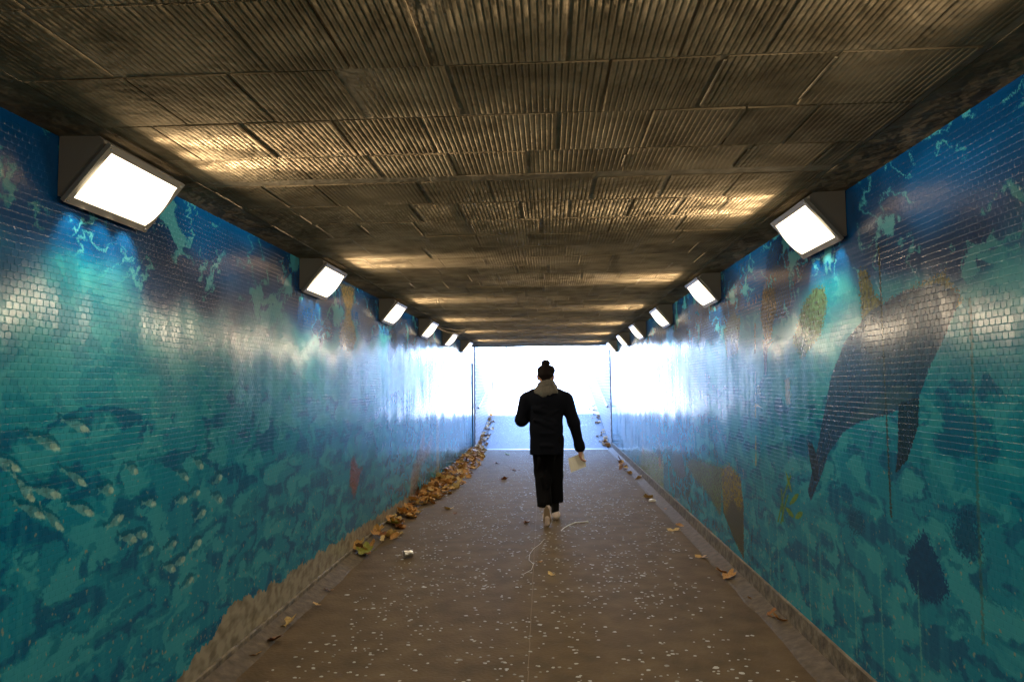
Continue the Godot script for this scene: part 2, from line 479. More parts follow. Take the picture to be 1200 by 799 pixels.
# ---------------------------------------------------------------- body shapes: tapered capsules melted together, meshed as surface nets
func blob(bones: Array, cell: float, k: float, hem := -1e9) -> ArrayMesh:
	var lo := Vector3.INF
	var hi := -Vector3.INF
	for b in bones:
		var r: float = maxf(b[2], b[3]) + cell * 3.0 + k
		lo = lo.min(b[0] - Vector3.ONE * r).min(b[1] - Vector3.ONE * r)
		hi = hi.max(b[0] + Vector3.ONE * r).max(b[1] + Vector3.ONE * r)
	var n := Vector3i(((hi - lo) / cell).ceil()) + Vector3i.ONE
	var f := PackedFloat32Array()
	f.resize(n.x * n.y * n.z)
	f.fill(1.0)
	for b in bones:
		var A: Vector3 = b[0]
		var B: Vector3 = b[1]
		var ra: float = b[2]
		var rb: float = b[3]
		var sq: Vector3 = b[4] if b.size() > 4 else Vector3.ONE     # squash of the cross-section
		var m: float = maxf(ra, rb) * maxf(1.0, maxf(1.0 / sq.x, maxf(1.0 / sq.y, 1.0 / sq.z))) + cell * 2.5 + k
		var i0 := Vector3i(((A.min(B) - Vector3.ONE * m - lo) / cell).floor()).clamp(Vector3i.ZERO, n - Vector3i.ONE)
		var i1 := Vector3i(((A.max(B) + Vector3.ONE * m - lo) / cell).ceil()).clamp(Vector3i.ZERO, n - Vector3i.ONE)
		var d := (B - A)
		var dd := maxf(d.length_squared(), 1e-9)
		for z in range(i0.z, i1.z + 1):
			for y in range(i0.y, i1.y + 1):
				var row := (z * n.y + y) * n.x
				for x in range(i0.x, i1.x + 1):
					var p := lo + Vector3(x, y, z) * cell
					var t := clampf((p - A).dot(d) / dd, 0.0, 1.0)
					var v := ((p - A - d * t) * sq).length() - lerpf(ra, rb, t)
					var o := f[row + x]
					var h := maxf(k - absf(o - v), 0.0) / k
					f[row + x] = minf(o, v) - h * h * k * 0.25
	if hem > -1e8:      # cut square at the hem
		for z in n.z:
			for y in n.y:
				var cut := hem - (lo.y + y * cell)
				if cut < -cell * 2.0: continue
				for x in n.x:
					var ci := (z * n.y + y) * n.x + x
					f[ci] = maxf(f[ci], cut)
	var at := {}
	var vs := PackedVector3Array()
	var ns := PackedVector3Array()
	var ix := PackedInt32Array()
	var stp := [1, n.x, n.x * n.y]
	for z in n.z - 1:
		for y in n.y - 1:
			for x in n.x - 1:
				var i := (z * n.y + y) * n.x + x
				var mask := 0
				for c in 8:
					if f[i + (c & 1) + ((c >> 1) & 1) * stp[1] + (c >> 2) * stp[2]] < 0.0: mask |= 1 << c
				if mask == 0 or mask == 255: continue
				var sum := Vector3.ZERO
				var cnt := 0
				for c in 8:
					for ax in 3:
						if c & (1 << ax): continue
						var c2 := c | (1 << ax)
						if ((mask >> c) & 1) == ((mask >> c2) & 1): continue
						var va := f[i + (c & 1) + ((c >> 1) & 1) * stp[1] + (c >> 2) * stp[2]]
						var vb := f[i + (c2 & 1) + ((c2 >> 1) & 1) * stp[1] + (c2 >> 2) * stp[2]]
						var q := Vector3(c & 1, (c >> 1) & 1, c >> 2)
						q[ax] = va / (va - vb)
						sum += q
						cnt += 1
				at[i] = vs.size()
				vs.append(lo + (Vector3(x, y, z) + sum / cnt) * cell)
				var g := Vector3(f[i + 1] - f[i] + f[i + 1 + stp[1]] - f[i + stp[1]], f[i + stp[1]] - f[i] + f[i + 1 + stp[1]] - f[i + 1], f[i + stp[2]] - f[i] + f[i + stp[2] + 1] - f[i + 1])
				ns.append(g.normalized())
	for i in at:
		var inside: bool = f[i] < 0.0
		for ax in 3:
			if (f[i + stp[ax]] < 0.0) == inside: continue
			var u: int = stp[(ax + 1) % 3]
			var w: int = stp[(ax + 2) % 3]
			if not (at.has(i - u) and at.has(i - w) and at.has(i - u - w)): continue
			var q := [at[i], at[i - u], at[i - u - w], at[i - w]]
			var o := [0, 1, 2, 0, 2, 3] if not inside else [0, 2, 1, 0, 3, 2]
			for kk in o: ix.append(q[kk])
	var arr := []
	arr.resize(Mesh.ARRAY_MAX)
	arr[Mesh.ARRAY_VERTEX] = vs
	arr[Mesh.ARRAY_NORMAL] = ns
	arr[Mesh.ARRAY_INDEX] = ix
	var m2 := ArrayMesh.new()
	m2.add_surface_from_arrays(Mesh.PRIMITIVE_TRIANGLES, arr)
	return m2

func F(x: float, y: float, s: float) -> Vector3:     # figure space: s = forward
	return Vector3(x, y, -s)

# ---------------------------------------------------------------- things
var lamp_meshes := {}
const LAMP_L := 0.49

func build_lamp(at: Vector3, right: bool, label: String) -> void:
	var t := thing("wall_lamp", at, label, "lamp", "corner lamps along the tunnel")
	if right: t.rotation.y = PI
	if lamp_meshes.is_empty():
		var hl := LAMP_L * 0.5
		var st := mb()      # wedge-shaped casing against wall and ceiling
		prism(st, [Vector2(0.004, -0.222), Vector2(0.024, -0.226), Vector2(0.168, -0.054), Vector2(0.168, -0.026), Vector2(0.15, -0.010), Vector2(0.004, -0.006)], -hl + 0.008, hl - 0.008)
		lamp_meshes.casing = done(st)
		# frame on the sloping face: four bars, local axes along the slope
		var a := Vector3(0.020, -0.236, 0)
		var b := Vector3(0.190, -0.036, 0)
		var e := (b - a).normalized()
		var nrm := Vector3(e.y * -1.0, e.x, 0) * -1.0
		lamp_meshes.n = nrm
		lamp_meshes.mid = (a + b) * 0.5
		st = mb()
		var w := 0.028
		var L := (b - a).length()
		var fr := func(u0: float, u1: float, z0: float, z1: float):
			var c := []
			for i in 8: c.append(a + e * (u1 if i & 1 else u0) + nrm * (0.016 if i & 2 else 0.0) + Vector3(0, 0, z1 if i & 4 else z0))
			quad(st, c[2], c[6], c[7], c[3]); quad(st, c[0], c[4], c[6], c[2]); quad(st, c[1], c[3], c[7], c[5])
			quad(st, c[0], c[2], c[3], c[1]); quad(st, c[4], c[5], c[7], c[6]); quad(st, c[0], c[1], c[5], c[4])
		fr.call(0.0, w, -hl, hl)
		fr.call(L - w, L, -hl, hl)
		fr.call(w, L - w, -hl, -hl + w)
		fr.call(w, L - w, hl - w, hl)
		lamp_meshes.frame = done(st)
		# bulging opal cover
		st = mb()
		var prof := []
		var nseg := 10
		for i in nseg + 1:
			var q := i / float(nseg)
			var bulge := 0.012 + 0.018 * pow(sin(PI * clampf(q * 1.06, 0.0, 1.0)), 0.8) * (1.0 - 0.35 * q)
			prof.append(a + e * lerpf(w, L - w, q) + nrm * bulge)
		st.set_smooth_group(1)
		for i in nseg:
			var z0 := Vector3(0, 0, -hl + w)
			var z1 := Vector3(0, 0, hl - w)
			for v in [prof[i] + z0, prof[i + 1] + z1, prof[i] + z1, prof[i] + z0, prof[i + 1] + z0, prof[i + 1] + z1]: st.add_vertex(v)
		st.set_smooth_group(-1)
		for sgn in [-1.0, 1.0]:
			var zz := Vector3(0, 0, sgn * (hl - w))
			var c0: Vector3 = a + e * w + nrm * 0.004
			for i in nseg:
				var tr := [c0 + zz, prof[i] + zz, prof[i + 1] + zz]
				if sgn > 0.0: tr = [tr[0], tr[2], tr[1]]
				for v in tr: st.add_vertex(v)
		lamp_meshes.cover = done(st)
		var sm := CylinderMesh.new()
		sm.top_radius = 0.005
		sm.bottom_radius = 0.006
		sm.height = 0.004
		sm.radial_segments = 8
		sm.rings = 1
		lamp_meshes.screw = sm
		lamp_meshes.corners = [a + e * 0.014, b - e * 0.014]
	put(lamp_meshes.casing, "casing", M.casing, t)
	var fo := put(lamp_meshes.frame, "frame", M.frame, t)
	put(lamp_meshes.cover, "cover", M.glow, t)
	for c in lamp_meshes.corners:
		for sgn in [-1.0, 1.0]:
			var so := put(lamp_meshes.screw, "screw", M.steel, fo)
			so.position = c + lamp_meshes.n * 0.0175 + Vector3(0, 0, sgn * (LAMP_L * 0.5 - 0.014))
			so.basis = Basis(Quaternion(Vector3.UP, lamp_meshes.n))
	var l := AreaLight3D.new()
	l.name = "light"
	l.area_size = Vector2(0.38, 0.16)
	l.light_color = LAMP_C
	l.light_energy = LAMP_E
	l.shadow_enabled = true
	l.area_range = 30.0
	t.add_child(l)
	var nn: Vector3 = lamp_meshes.n
	l.position = lamp_meshes.mid + nn * 0.062
	l.look_at_from_position(t.to_global(l.position), t.to_global(l.position + nn), t.global_basis * Vector3(-nn.y, nn.x, 0))
	# the lamp's reflector throws narrow beams out under the ceiling and down the wall
	for z in [-0.16, 0.0, 0.16]:
		beam(t, Vector3(0.168, -0.085, z), Vector3(1.0, 0.22, 0.0), 17.0, BEAM_E * 0.14)
	for z in [-0.15, 0.0, 0.15]:
		beam(t, Vector3(0.115, -0.215, z), Vector3(-0.70, -1.0, 0.0), 31.0, BEAM_E * 0.026)
	for z in [-0.12, 0.12]:
		beam(t, Vector3(0.168, -0.085, z), Vector3(1.0, 0.09, 0.0), 12.0, BEAM_E * 0.75)

func beam(t: Node3D, at: Vector3, towards: Vector3, half: float, e: float) -> void:
	var b := SpotLight3D.new()
	b.name = "beam"
	b.light_color = LAMP_C
	b.light_energy = e
	b.spot_angle = half
	b.spot_angle_attenuation = 0.35
	b.spot_range = 30.0
	b.spot_attenuation = 2.0
	b.light_size = 0.02
	b.shadow_enabled = true
	t.add_child(b, true)
	b.look_at_from_position(t.to_global(at), t.to_global(at + towards), Vector3(0, 0, 1))

const BEAM_E := 0.85
const LAMP_C := Color(1.0, 0.91, 0.77)
const LAMP_E := 0.31

func leaf_mesh(seed_: int, lobes: int) -> ArrayMesh:
	rng.seed = seed_
	var st := mb()
	st.set_smooth_group(0)
	var n := 22
	var rim := []
	var mid := []
	var cup := rng.randf_range(0.15, 0.5)
	var roll := rng.randf_range(0.2, 0.9)
	var ax := rng.randf_range(0.0, PI)
	var bend := func(x: float, z: float) -> Vector3:
		var u := x * cos(ax) + z * sin(ax)
		var r2 := x * x + z * z
		return Vector3(x, cup * r2 * 1.2 + roll * u * absf(u) * 0.7 + 0.05 * sin(9.0 * x + seed_) , z)
	for i in n:
		var t := TAU * i / n
		var r := 0.55 + 0.32 * absf(cos(t * lobes * 0.5)) + 0.15 * cos(t) + rng.randf_range(-0.07, 0.07)
		if lobes == 0: r = 0.5 + 0.42 * absf(cos(t)) * absf(cos(t)) + rng.randf_range(-0.04, 0.04) - 0.22 * absf(sin(t))
		rim.append(bend.call(cos(t) * r, sin(t) * r))
		mid.append(bend.call(cos(t) * r * 0.5, sin(t) * r * 0.5))
	var c: Vector3 = bend.call(0.0, 0.0)
	var low := 9.0
	for v in rim: low = minf(low, v.y)
	var lift := Vector3(0, -minf(low, 0.0), 0)
	for i in n:
		var j := (i + 1) % n
		for v in [c, mid[i], mid[j], mid[i], rim[i], rim[j], mid[i], rim[j], mid[j]]: st.add_vertex((v + lift) * 0.5)
	var stem := [c + lift, Vector3(-0.6, 0.03, 0) + lift, Vector3(-1.05, 0.10, 0.08) + lift]
	tube(st, stem.map(func(v): return v * 0.5), 0.012, 4)
	return done(st)

func ramp_y(s: float) -> float:
	return maxf(0.0, (s - S_END) * SLOPE)

# ---------------------------------------------------------------- the scene
func _ready() -> void:
	# camera
	var cam := Camera3D.new()
	cam.name = "camera"
	cam.fov = rad_to_deg(2.0 * atan(399.5 / 800.0))
	cam.near = 0.05
	cam.far = 2000.0
	add_child(cam)
	var yaw := 0.05330
	var pitch := 0.06514
	var roll := -0.01162
	var fw := Vector3(-sin(yaw) * cos(pitch), sin(pitch), -cos(yaw) * cos(pitch))
	var r0 := Vector3(cos(yaw), 0, -sin(yaw))
	var u0 := r0.cross(fw)
	var cr := r0 * cos(roll) + u0 * sin(roll)
	var cu := -r0 * sin(roll) + u0 * cos(roll)
	cam.transform = Transform3D(Basis(cr, cu, -fw), Vector3(0, 1.47, 0))
	cam.current = true
	# sky, exposure
	var we := WorldEnvironment.new()
	we.name = "environment"
	var env := Environment.new()
	var sky := Sky.new()
	var sm := ProceduralSkyMaterial.new()
	sm.sky_top_color = Color(0.46, 0.63, 0.92)
	sm.sky_horizon_color = Color(0.80, 0.89, 1.0)
	sm.sky_curve = 0.25
	sm.sky_energy_multiplier = 2.0
	sm.ground_bottom_color = Color(0.2, 0.2, 0.2)
	sm.ground_horizon_color = Color(0.6, 0.66, 0.7)
	sm.sun_angle_max = 0.0
	sky.sky_material = sm
	env.background_mode = Environment.BG_SKY
	env.sky = sky
	env.tonemap_mode = Environment.TONE_MAPPER_LINEAR
	env.tonemap_exposure = 5.0
	env.sdfgi_enabled = true
	env.ssao_enabled = true
	env.ssil_enabled = true
	we.environment = env
	add_child(we)
	# sun: over the deck from behind the viewer, a little from the dolphin side
	var sun := DirectionalLight3D.new()
	sun.name = "sun"
	sun.light_energy = 1.5
	sun.light_color = Color(1.0, 0.95, 0.86)
	sun.light_angular_distance = 0.5
	sun.shadow_enabled = true
	add_child(sun)
	var el := deg_to_rad(33.0)
	var az := deg_to_rad(12.0)
	sun.look_at_from_position(Vector3.ZERO, Vector3(-sin(az) * cos(el), -sin(el), -cos(az) * cos(el)))

	materials()
	structure()
	lamps()
	outside()
	person()
	litter()

func materials() -> void:
	M.concrete = tri(ramp_tex(3, 0.012, 5, [[0.0, 0.12, 0.090, 0.054], [0.35, 0.22, 0.168, 0.105], [0.6, 0.29, 0.225, 0.145], [1.0, 0.38, 0.30, 0.20]]), 0.5, 0.9, bump_tex(4, 0.06, 4, 5.0), 0.35)
	M.concrete_b = tri(ramp_tex(13, 0.014, 5, [[0.0, 0.10, 0.075, 0.046], [0.4, 0.19, 0.146, 0.092], [0.65, 0.25, 0.194, 0.124], [1.0, 0.34, 0.266, 0.175]]), 0.45, 0.9, bump_tex(14, 0.06, 4, 5.0), 0.35)
	M.mortar = tri(ramp_tex(5, 0.03, 4, [[0.0, 0.18, 0.143, 0.10], [0.5, 0.28, 0.226, 0.16], [1.0, 0.37, 0.30, 0.215]]), 0.7, 0.92, bump_tex(4, 0.06, 4, 5.0), 0.3)
	M.edge_concrete = tri(ramp_tex(6, 0.010, 5, [[0.0, 0.11, 0.088, 0.06], [0.45, 0.19, 0.153, 0.105], [1.0, 0.29, 0.235, 0.165]]), 0.6, 0.9, bump_tex(7, 0.03, 4, 4.0), 0.8)
	M.skirt = tri(ramp_tex(8, 0.02, 5, [[0.0, 0.05, 0.042, 0.033], [0.45, 0.12, 0.10, 0.075], [1.0, 0.26, 0.22, 0.16]]), 1.1, 0.85, bump_tex(7, 0.03, 4, 4.0), 0.7)
	M.cove = tri(ramp_tex(9, 0.02, 5, [[0.0, 0.04, 0.03, 0.02], [0.5, 0.08, 0.06, 0.04], [1.0, 0.16, 0.12, 0.08]]), 1.3, 0.8, bump_tex(7, 0.03, 4, 4.0), 0.5)
	M.asphalt = tri(ramp_tex(20, 0.010, 6, [[0.0, 0.062, 0.043, 0.022], [0.4, 0.088, 0.060, 0.032], [0.62, 0.102, 0.070, 0.038], [1.0, 0.132, 0.094, 0.052]], 1024), 0.35, 0.78, bump_tex(21, 0.2, 3, 3.0), 0.2)
	M.ramp = tri(ramp_tex(22, 0.02, 5, [[0.0, 0.022, 0.022, 0.023], [0.5, 0.036, 0.036, 0.037], [1.0, 0.056, 0.056, 0.056]]), 0.5, 0.6, bump_tex(21, 0.15, 3, 3.0), 0.5)
	M.pale_ramp_coping = tri(ramp_tex(24, 0.02, 5, [[0.0, 0.42, 0.41, 0.38], [0.5, 0.52, 0.51, 0.48], [1.0, 0.62, 0.61, 0.58]]), 0.5, 0.8)  # paleness stands in for sunlight on the upper ramp; coping shares it
	M.chip = plain(0.40, 0.40, 0.38, 0.5)
	M.chip_dull = plain(0.24, 0.235, 0.21, 0.6)
	M.joint = plain(0.17, 0.13, 0.085, 0.85)
	M.drain = plain(0.55, 0.55, 0.52, 0.35)
	M.white_brick = tri(ramp_tex(26, 0.03, 4, [[0.0, 0.22, 0.22, 0.22], [0.5, 0.32, 0.32, 0.315], [1.0, 0.42, 0.42, 0.41]]), 1.5, 0.45)
	M.white_mortar = plain(0.16, 0.16, 0.165, 0.9)
	M.grass = tri(ramp_tex(27, 0.05, 4, [[0.0, 0.03, 0.05, 0.015], [1.0, 0.09, 0.12, 0.04]]), 0.5, 0.9)
	M.casing = plain(0.21, 0.19, 0.16, 0.6)
	M.frame = plain(0.34, 0.32, 0.28, 0.45, 0.35)
	M.steel = plain(0.55, 0.54, 0.52, 0.35, 0.9)
	M.glow = plain(0.85, 0.82, 0.76, 0.3)
	M.glow.emission_enabled = true
	M.glow.emission = Color(1.0, 0.92, 0.78)
	M.glow.emission_energy_multiplier = 1.0
	M.dark_joint = plain(0.03, 0.028, 0.026, 0.9)
	M.rail = plain(0.30, 0.31, 0.33, 0.45, 0.3)
	M.string = plain(0.78, 0.77, 0.74, 0.6)
	M.jacket = plain(0.006, 0.007, 0.011, 1.0)
	M.jacket.metallic_specular = 0.15
	M.trousers = plain(0.006, 0.006, 0.007, 1.0)
	M.trousers.metallic_specular = 0.15
	M.scarf = tri(ramp_tex(30, 0.05, 3, [[0.0, 0.06, 0.056, 0.048], [1.0, 0.125, 0.115, 0.098]], 256), 4.0, 0.95)
	M.skin = plain(0.48, 0.26, 0.19, 0.5)
	M.hair = plain(0.010, 0.007, 0.007, 0.75)
	M.hair.metallic_specular = 0.2
	M.shoe = plain(0.74, 0.60, 0.54, 0.6)
	M.sole = plain(0.30, 0.22, 0.15, 0.75)
	M.sock = plain(0.012, 0.012, 0.013, 0.9)
	M.paper = plain(0.82, 0.80, 0.72, 0.7)
	M.can = plain(0.45, 0.44, 0.42, 0.3, 0.9)
	M.leaf = []
	for c in [[0.50, 0.27, 0.08], [0.58, 0.37, 0.12], [0.66, 0.50, 0.22], [0.36, 0.16, 0.055], [0.20, 0.10, 0.045], [0.28, 0.30, 0.05]]:
		var m := plain(c[0], c[1], c[2], 0.6)
		m.albedo_texture = M.get("leaf_tex") if M.has("leaf_tex") else null
		if not M.has("leaf_tex"):
			M.leaf_tex = ramp_tex(33, 0.03, 4, [[0.0, 0.35, 0.28, 0.22], [0.5, 0.85, 0.82, 0.78], [1.0, 1.0, 1.0, 1.0]], 256)
			m.albedo_texture = M.leaf_tex
		m.uv1_triplanar = true
		m.uv1_scale = Vector3.ONE * 1.3
		m.cull_mode = BaseMaterial3D.CULL_DISABLED
		m.backlight_enabled = true
		m.backlight = srgb(c[0] * 0.4, c[1] * 0.4, c[2] * 0.4)
		M.leaf.append(m)
	M.asphalt.metallic_specular = 0.3
	for k in ["concrete", "concrete_b", "mortar", "edge_concrete"]:
		M[k].metallic_specular = 0.08
		M[k].roughness = 1.0
	print("materials")

func structure() -> void:
	# ---- floor
	var st := mb()
	quad(st, P(XL, 0, S_BACK), P(XR, 0, S_BACK), P(XR, 0, S_END), P(XL, 0, S_END))
	var floor_o := put(done(st), "floor", M.asphalt)
	floor_o.set_meta("kind", "structure")
	st = mb()
	var jp := []
	for i in 40: jp.append(-0.10 - 0.0085 * (0.5 + i * 0.4) + rng.randf_range(-0.002, 0.002))
	for i in 39:
		var s := 0.5 + i * 0.39
		box(st, Vector3(jp[i] - 0.002, -0.01, -s - 0.392), Vector3(jp[i] + 0.002, 0.0015, -s))
	put(done(st), "floor_joint", M.joint, floor_o)
	chippings(floor_o)
	# ---- coves and skirtings along both walls
	for right in [false, true]:
		var x := XR if right else XL
		var sg := -1.0 if right else 1.0
		st = mb()
		rng.seed = 71
		var s := S_BACK
		var w0 := 0.115
		while s < S_END:
			var s2 := minf(s + 0.25, S_END)
			var w1 := 0.115 + rng.randf_range(-0.012, 0.012)
			var a := [P(x + sg * (w0 + 0.012), -0.002, s), P(x + sg * w0, 0.009, s), P(x, 0.05, s)]
			var b := [P(x + sg * (w1 + 0.012), -0.002, s2), P(x + sg * w1, 0.009, s2), P(x, 0.05, s2)]
			for i in 2:
				if right: quad(st, a[i], b[i], b[i + 1], a[i + 1])
				else: quad(st, a[i], a[i + 1], b[i + 1], b[i])
			w0 = w1
			s = s2
		var co := put(done(st), "edge_fillet", M.cove)
		co.set_meta("kind", "structure")
	# ---- walls
	var t0 := Time.get_ticks_msec()
	for right in [false, true]:
		var x := XR if right else XL
		var sg := -1.0 if right else 1.0
		var mat := paint_dolphin_wall() if right else paint_fish_wall()
		var w := thing("mural_wall", P(x, 0, S_END), "glossy tiled wall painted with a dark dolphin and olive coral" if right else "glossy tiled wall painted with a shoal of pale fish, paint peeling at its foot", "wall")
		var bed := put(wall_bed(x, sg), "tile_bed", mat, w)
		bed.position = -w.position
		var singles := []
		var keep := Rect2(2.15, 1.58, 0.52, 0.40)
		var mesh := tile_arrays(x, sg, 1.4, S_END, 0.15 if right else 0.02, HC - 0.012, 0.0295, 0.0245, keep, singles, 90 + int(right))
		var rest := put(mesh, "small_tiles", mat, w)
		rest.position = -w.position
		rest.set_meta("kind", "stuff")
		for q in singles.slice(0, 300):
			var o := put(q[0], "tile", mat, w)
			o.position = q[1] - w.position
		st = mb()      # thickness behind the tiles
		box(st, Vector3(minf(x - sg * 0.004, x - sg * 0.25), -0.3, -S_END), Vector3(maxf(x - sg * 0.004, x - sg * 0.25), HC, -S_BACK))
		var core := put(done(st), "core", M.edge_concrete, w)
		core.position = -w.position
		st = mb()
		var hs := 0.155 if right else 0.075
		prism(st, [Vector2(x - sg * 0.002, 0.0), Vector2(x + sg * 0.014, 0.0), Vector2(x + sg * 0.014, hs - 0.006), Vector2(x + sg * 0.007, hs), Vector2(x - sg * 0.002, hs)] if sg > 0 else [Vector2(x + 0.002, 0.0), Vector2(x + 0.002, hs), Vector2(x - 0.007, hs), Vector2(x - 0.014, hs - 0.006), Vector2(x - 0.014, 0.0)], -S_END, -S_BACK)
		var sk := put(done(st), "skirting", M.skirt, w)
		sk.position = -w.position
		# upright joints
		for js in ([15.35] if not right else []):
			st = mb()
			box(st, Vector3(minf(x, x + sg * 0.02), 0.05, -js - 0.05), Vector3(maxf(x, x + sg * 0.02), 1.98, -js))
			var jo := put(done(st), "joint_strip", M.dark_joint, w)
			jo.position = -w.position
		print("wall ", Time.get_ticks_msec() - t0)
	# ---- unseen wall added behind the viewer to keep daylight out
	st = mb()
	box(st, Vector3(XL - 0.25, -0.3, -S_BACK), Vector3(XR + 0.25, HC, -S_BACK + 0.25))
	tag(put(done(st), "added_end_wall", M.edge_concrete), "added concrete wall shutting daylight out of the unseen end of the underpass", "wall")
	ceiling()

func chippings(parent: Node) -> void:
	rng.seed = 400
	var dens := noise(401, 0.9, 2)
	for pass_ in 2:
		var st := mb()
		var n := 6000 if pass_ == 0 else 3000
		for i in n:
			var x := rng.randf_range(XL + 0.2, XR - 0.2)
			var s := rng.randf_range(2.6, S_END + 6.0)
			if s > S_END: s = rng.randf_range(S_END + 0.4, S_END + 4.0)
			if dens.get_noise_2d(x, s) < rng.randf_range(-0.9, 0.2): continue
			if x < -1.35 and s < 9.0 and rng.randf() < 0.75: continue
			if x > 1.05 and s < 6.0 and rng.randf() < 0.6: continue
			var r := rng.randf_range(0.0045, 0.011) * (1.5 if rng.randf() < 0.05 else 1.0)
			var k := rng.randi_range(5, 7)
			var ph := rng.randf() * TAU
			var st_x := rng.randf_range(1.0, 1.45)
			var y := ramp_y(s)
			var top := []
			var bot := []
			for j in k:
				var a := ph - TAU * j / k
				var rr := r * rng.randf_range(0.7, 1.2)
				var dx := cos(a) * rr * st_x
				var ds := sin(a) * rr
				top.append(P(x + dx * 0.85, ramp_y(s + ds) + 0.0022, s + ds * 0.85))
				bot.append(P(x + dx, ramp_y(s + ds) - 0.001, s + ds))
			var c := P(x, y + 0.0026, s)
			st.set_smooth_group(-1)
			for j in k:
				var j2 := (j + 1) % k
				for v in [c, top[j2], top[j], top[j], top[j2], bot[j2], top[j], bot[j2], bot[j]]: st.add_vertex(v)
		var o := put(done(st), "white_chippings" if pass_ == 0 else "grey_chippings", M.chip if pass_ == 0 else M.chip_dull, parent)
		o.set_meta("kind", "stuff")

func ribbed(n: int, w: float, len_: float) -> ArrayMesh:     # a slab ribbed underneath, hung from y = 0, ribs along z
	var st := mb()
	var per := w / n
	var top := 0.05
	var hz := len_ * 0.5
	var pts := []
	for i in n:
		var x := -w * 0.5 + i * per
		pts.append(Vector2(x + per * 0.06, 0.0015)); pts.append(Vector2(x + per * 0.28, 0.0))
		pts.append(Vector2(x + per * 0.66, 0.0003)); pts.append(Vector2(x + per * 0.88, 0.0013))
	for i in pts.size() - 1:
		var a: Vector2 = pts[i]
		var b: Vector2 = pts[i + 1]
		quad(st, Vector3(a.x, a.y, -hz), Vector3(b.x, b.y, -hz), Vector3(b.x, b.y, hz), Vector3(a.x, a.y, hz))
		quad(st, Vector3(a.x, a.y, hz), Vector3(b.x, b.y, hz), Vector3(b.x, top, hz), Vector3(a.x, top, hz))
		quad(st, Vector3(a.x, top, -hz), Vector3(b.x, top, -hz), Vector3(b.x, b.y, -hz), Vector3(a.x, a.y, -hz))
	for e in [pts[0], pts[-1]]:
		var left: bool = e == pts[0]
		var q := [Vector3(e.x, e.y, -hz), Vector3(e.x, e.y, hz), Vector3(e.x, top, hz), Vector3(e.x, top, -hz)]
		if left: quad(st, q[0], q[1], q[2], q[3])
		else: quad(st, q[3], q[2], q[1], q[0])
	return done(st)

func ceiling() -> void:
	var c := thing("ceiling", Vector3.ZERO)
	c.set_meta("kind", "structure")
	var st := mb()
	box(st, Vector3(XL - 0.25, HC - 0.0035, -S_END - 0.2), Vector3(XR + 0.25, DECK, -S_BACK + 0.25))
	put(done(st), "slab", M.mortar, c)
	# smooth margins beside the walls
	for right in [false, true]:
		st = mb()
		var x0 := XR - 0.20 if right else XL
		box(st, Vector3(x0, HC - 0.006, -S_END - 0.2), Vector3(x0 + 0.20, HC + 0.04, -S_BACK))
		put(done(st), "margin", M.edge_concrete, c)
	# ribbed panels, laid in rows like planks
	rng.seed = 77
	var per := 0.0192
	var pitch := 0.362
	var shared := {}
	var count := 0
	var rest_a := mb()
	var rest_b := mb()
	var row := 0
	var s := 1.505 - pitch * 26
	var x0 := XL + 0.205
	var x1 := XR - 0.205
	while s < S_END + 0.15:
		var wide := 0.355 if row != 0 else 0.355
		var strip: bool = absf(s - 2.59) < 0.1
		var len_ := wide - (0.075 if strip else 0.0)
		var x := x0
		var first := rng.randi_range(6, 18)
		while x < x1 - 0.02:
			var nr: int = first if x == x0 else [12, 16, 16, 16, 20, 24][rng.randi_range(0, 5)]
			var w: float = nr * per
			if x + w > x1 - 0.09:
				nr = int((x1 - x) / per)
				w = nr * per
				if nr < 2: break
			var ln := len_ - rng.randf_range(0.002, 0.008)
			var key: int = nr * 100 + int(ln * 200.0)
			if not shared.has(key): shared[key] = ribbed(nr, w - rng.randf_range(0.003, 0.008), ln)
			var tf := Transform3D(Basis(Vector3.FORWARD, rng.randfn(0.0, 0.006)) * Basis(Vector3.RIGHT, rng.randfn(0.0, 0.004)), Vector3(x + w * 0.5, HC - rng.randf_range(0.0055, 0.0095), -(s + len_ * 0.5)))
			var mat: StandardMaterial3D = M.concrete if rng.randf() < 0.55 else M.concrete_b
			if s > 1.4 and count < 300:
				var o := put(shared[key], "ribbed_panel", mat, c)
				o.transform = tf
				count += 1
			else:
				(rest_a if mat == M.concrete else rest_b).append_from(shared[key], 0, tf)
			if s > 1.4 and s < 9.0 and rng.randf() < 0.30:      # a ridge of mortar squeezed out between two panels
				var bl := ln * rng.randf_range(0.5, 0.95)
				var bz := -(s + len_ * 0.5) + rng.randf_range(-0.5, 0.5) * (ln - bl)
				var bs := mb()
				prism(bs, [Vector2(-0.006, HC), Vector2(-0.004, HC - 0.0085), Vector2(0.002, HC - 0.009), Vector2(0.006, HC)], -bl * 0.5, bl * 0.5)
				var bo := put(done(bs), "mortar_ridge", M.mortar, c)
				bo.position = Vector3(x, 0, bz)
			x += w + (0.0 if rng.randf() < 0.6 else rng.randf_range(0.004, 0.016))
		s += pitch
		row += 1
	var o1 := put(rest_a.commit(), "ribbed_panels", M.concrete, c)
	o1.set_meta("kind", "stuff")
	var o2 := put(rest_b.commit(), "ribbed_panels", M.concrete_b, c)
	o2.set_meta("kind", "stuff")
	# smooth patch let into one joint
	st = mb()
	var zz := -2.912
	prism(st, [Vector2(-0.52, HC), Vector2(-0.50, HC - 0.008), Vector2(0.2, HC - 0.010), Vector2(0.23, HC)], zz - 0.036, zz + 0.036)
	put(done(st), "mortar_patch", M.edge_concrete, c)
	print("ceiling panels ", count)

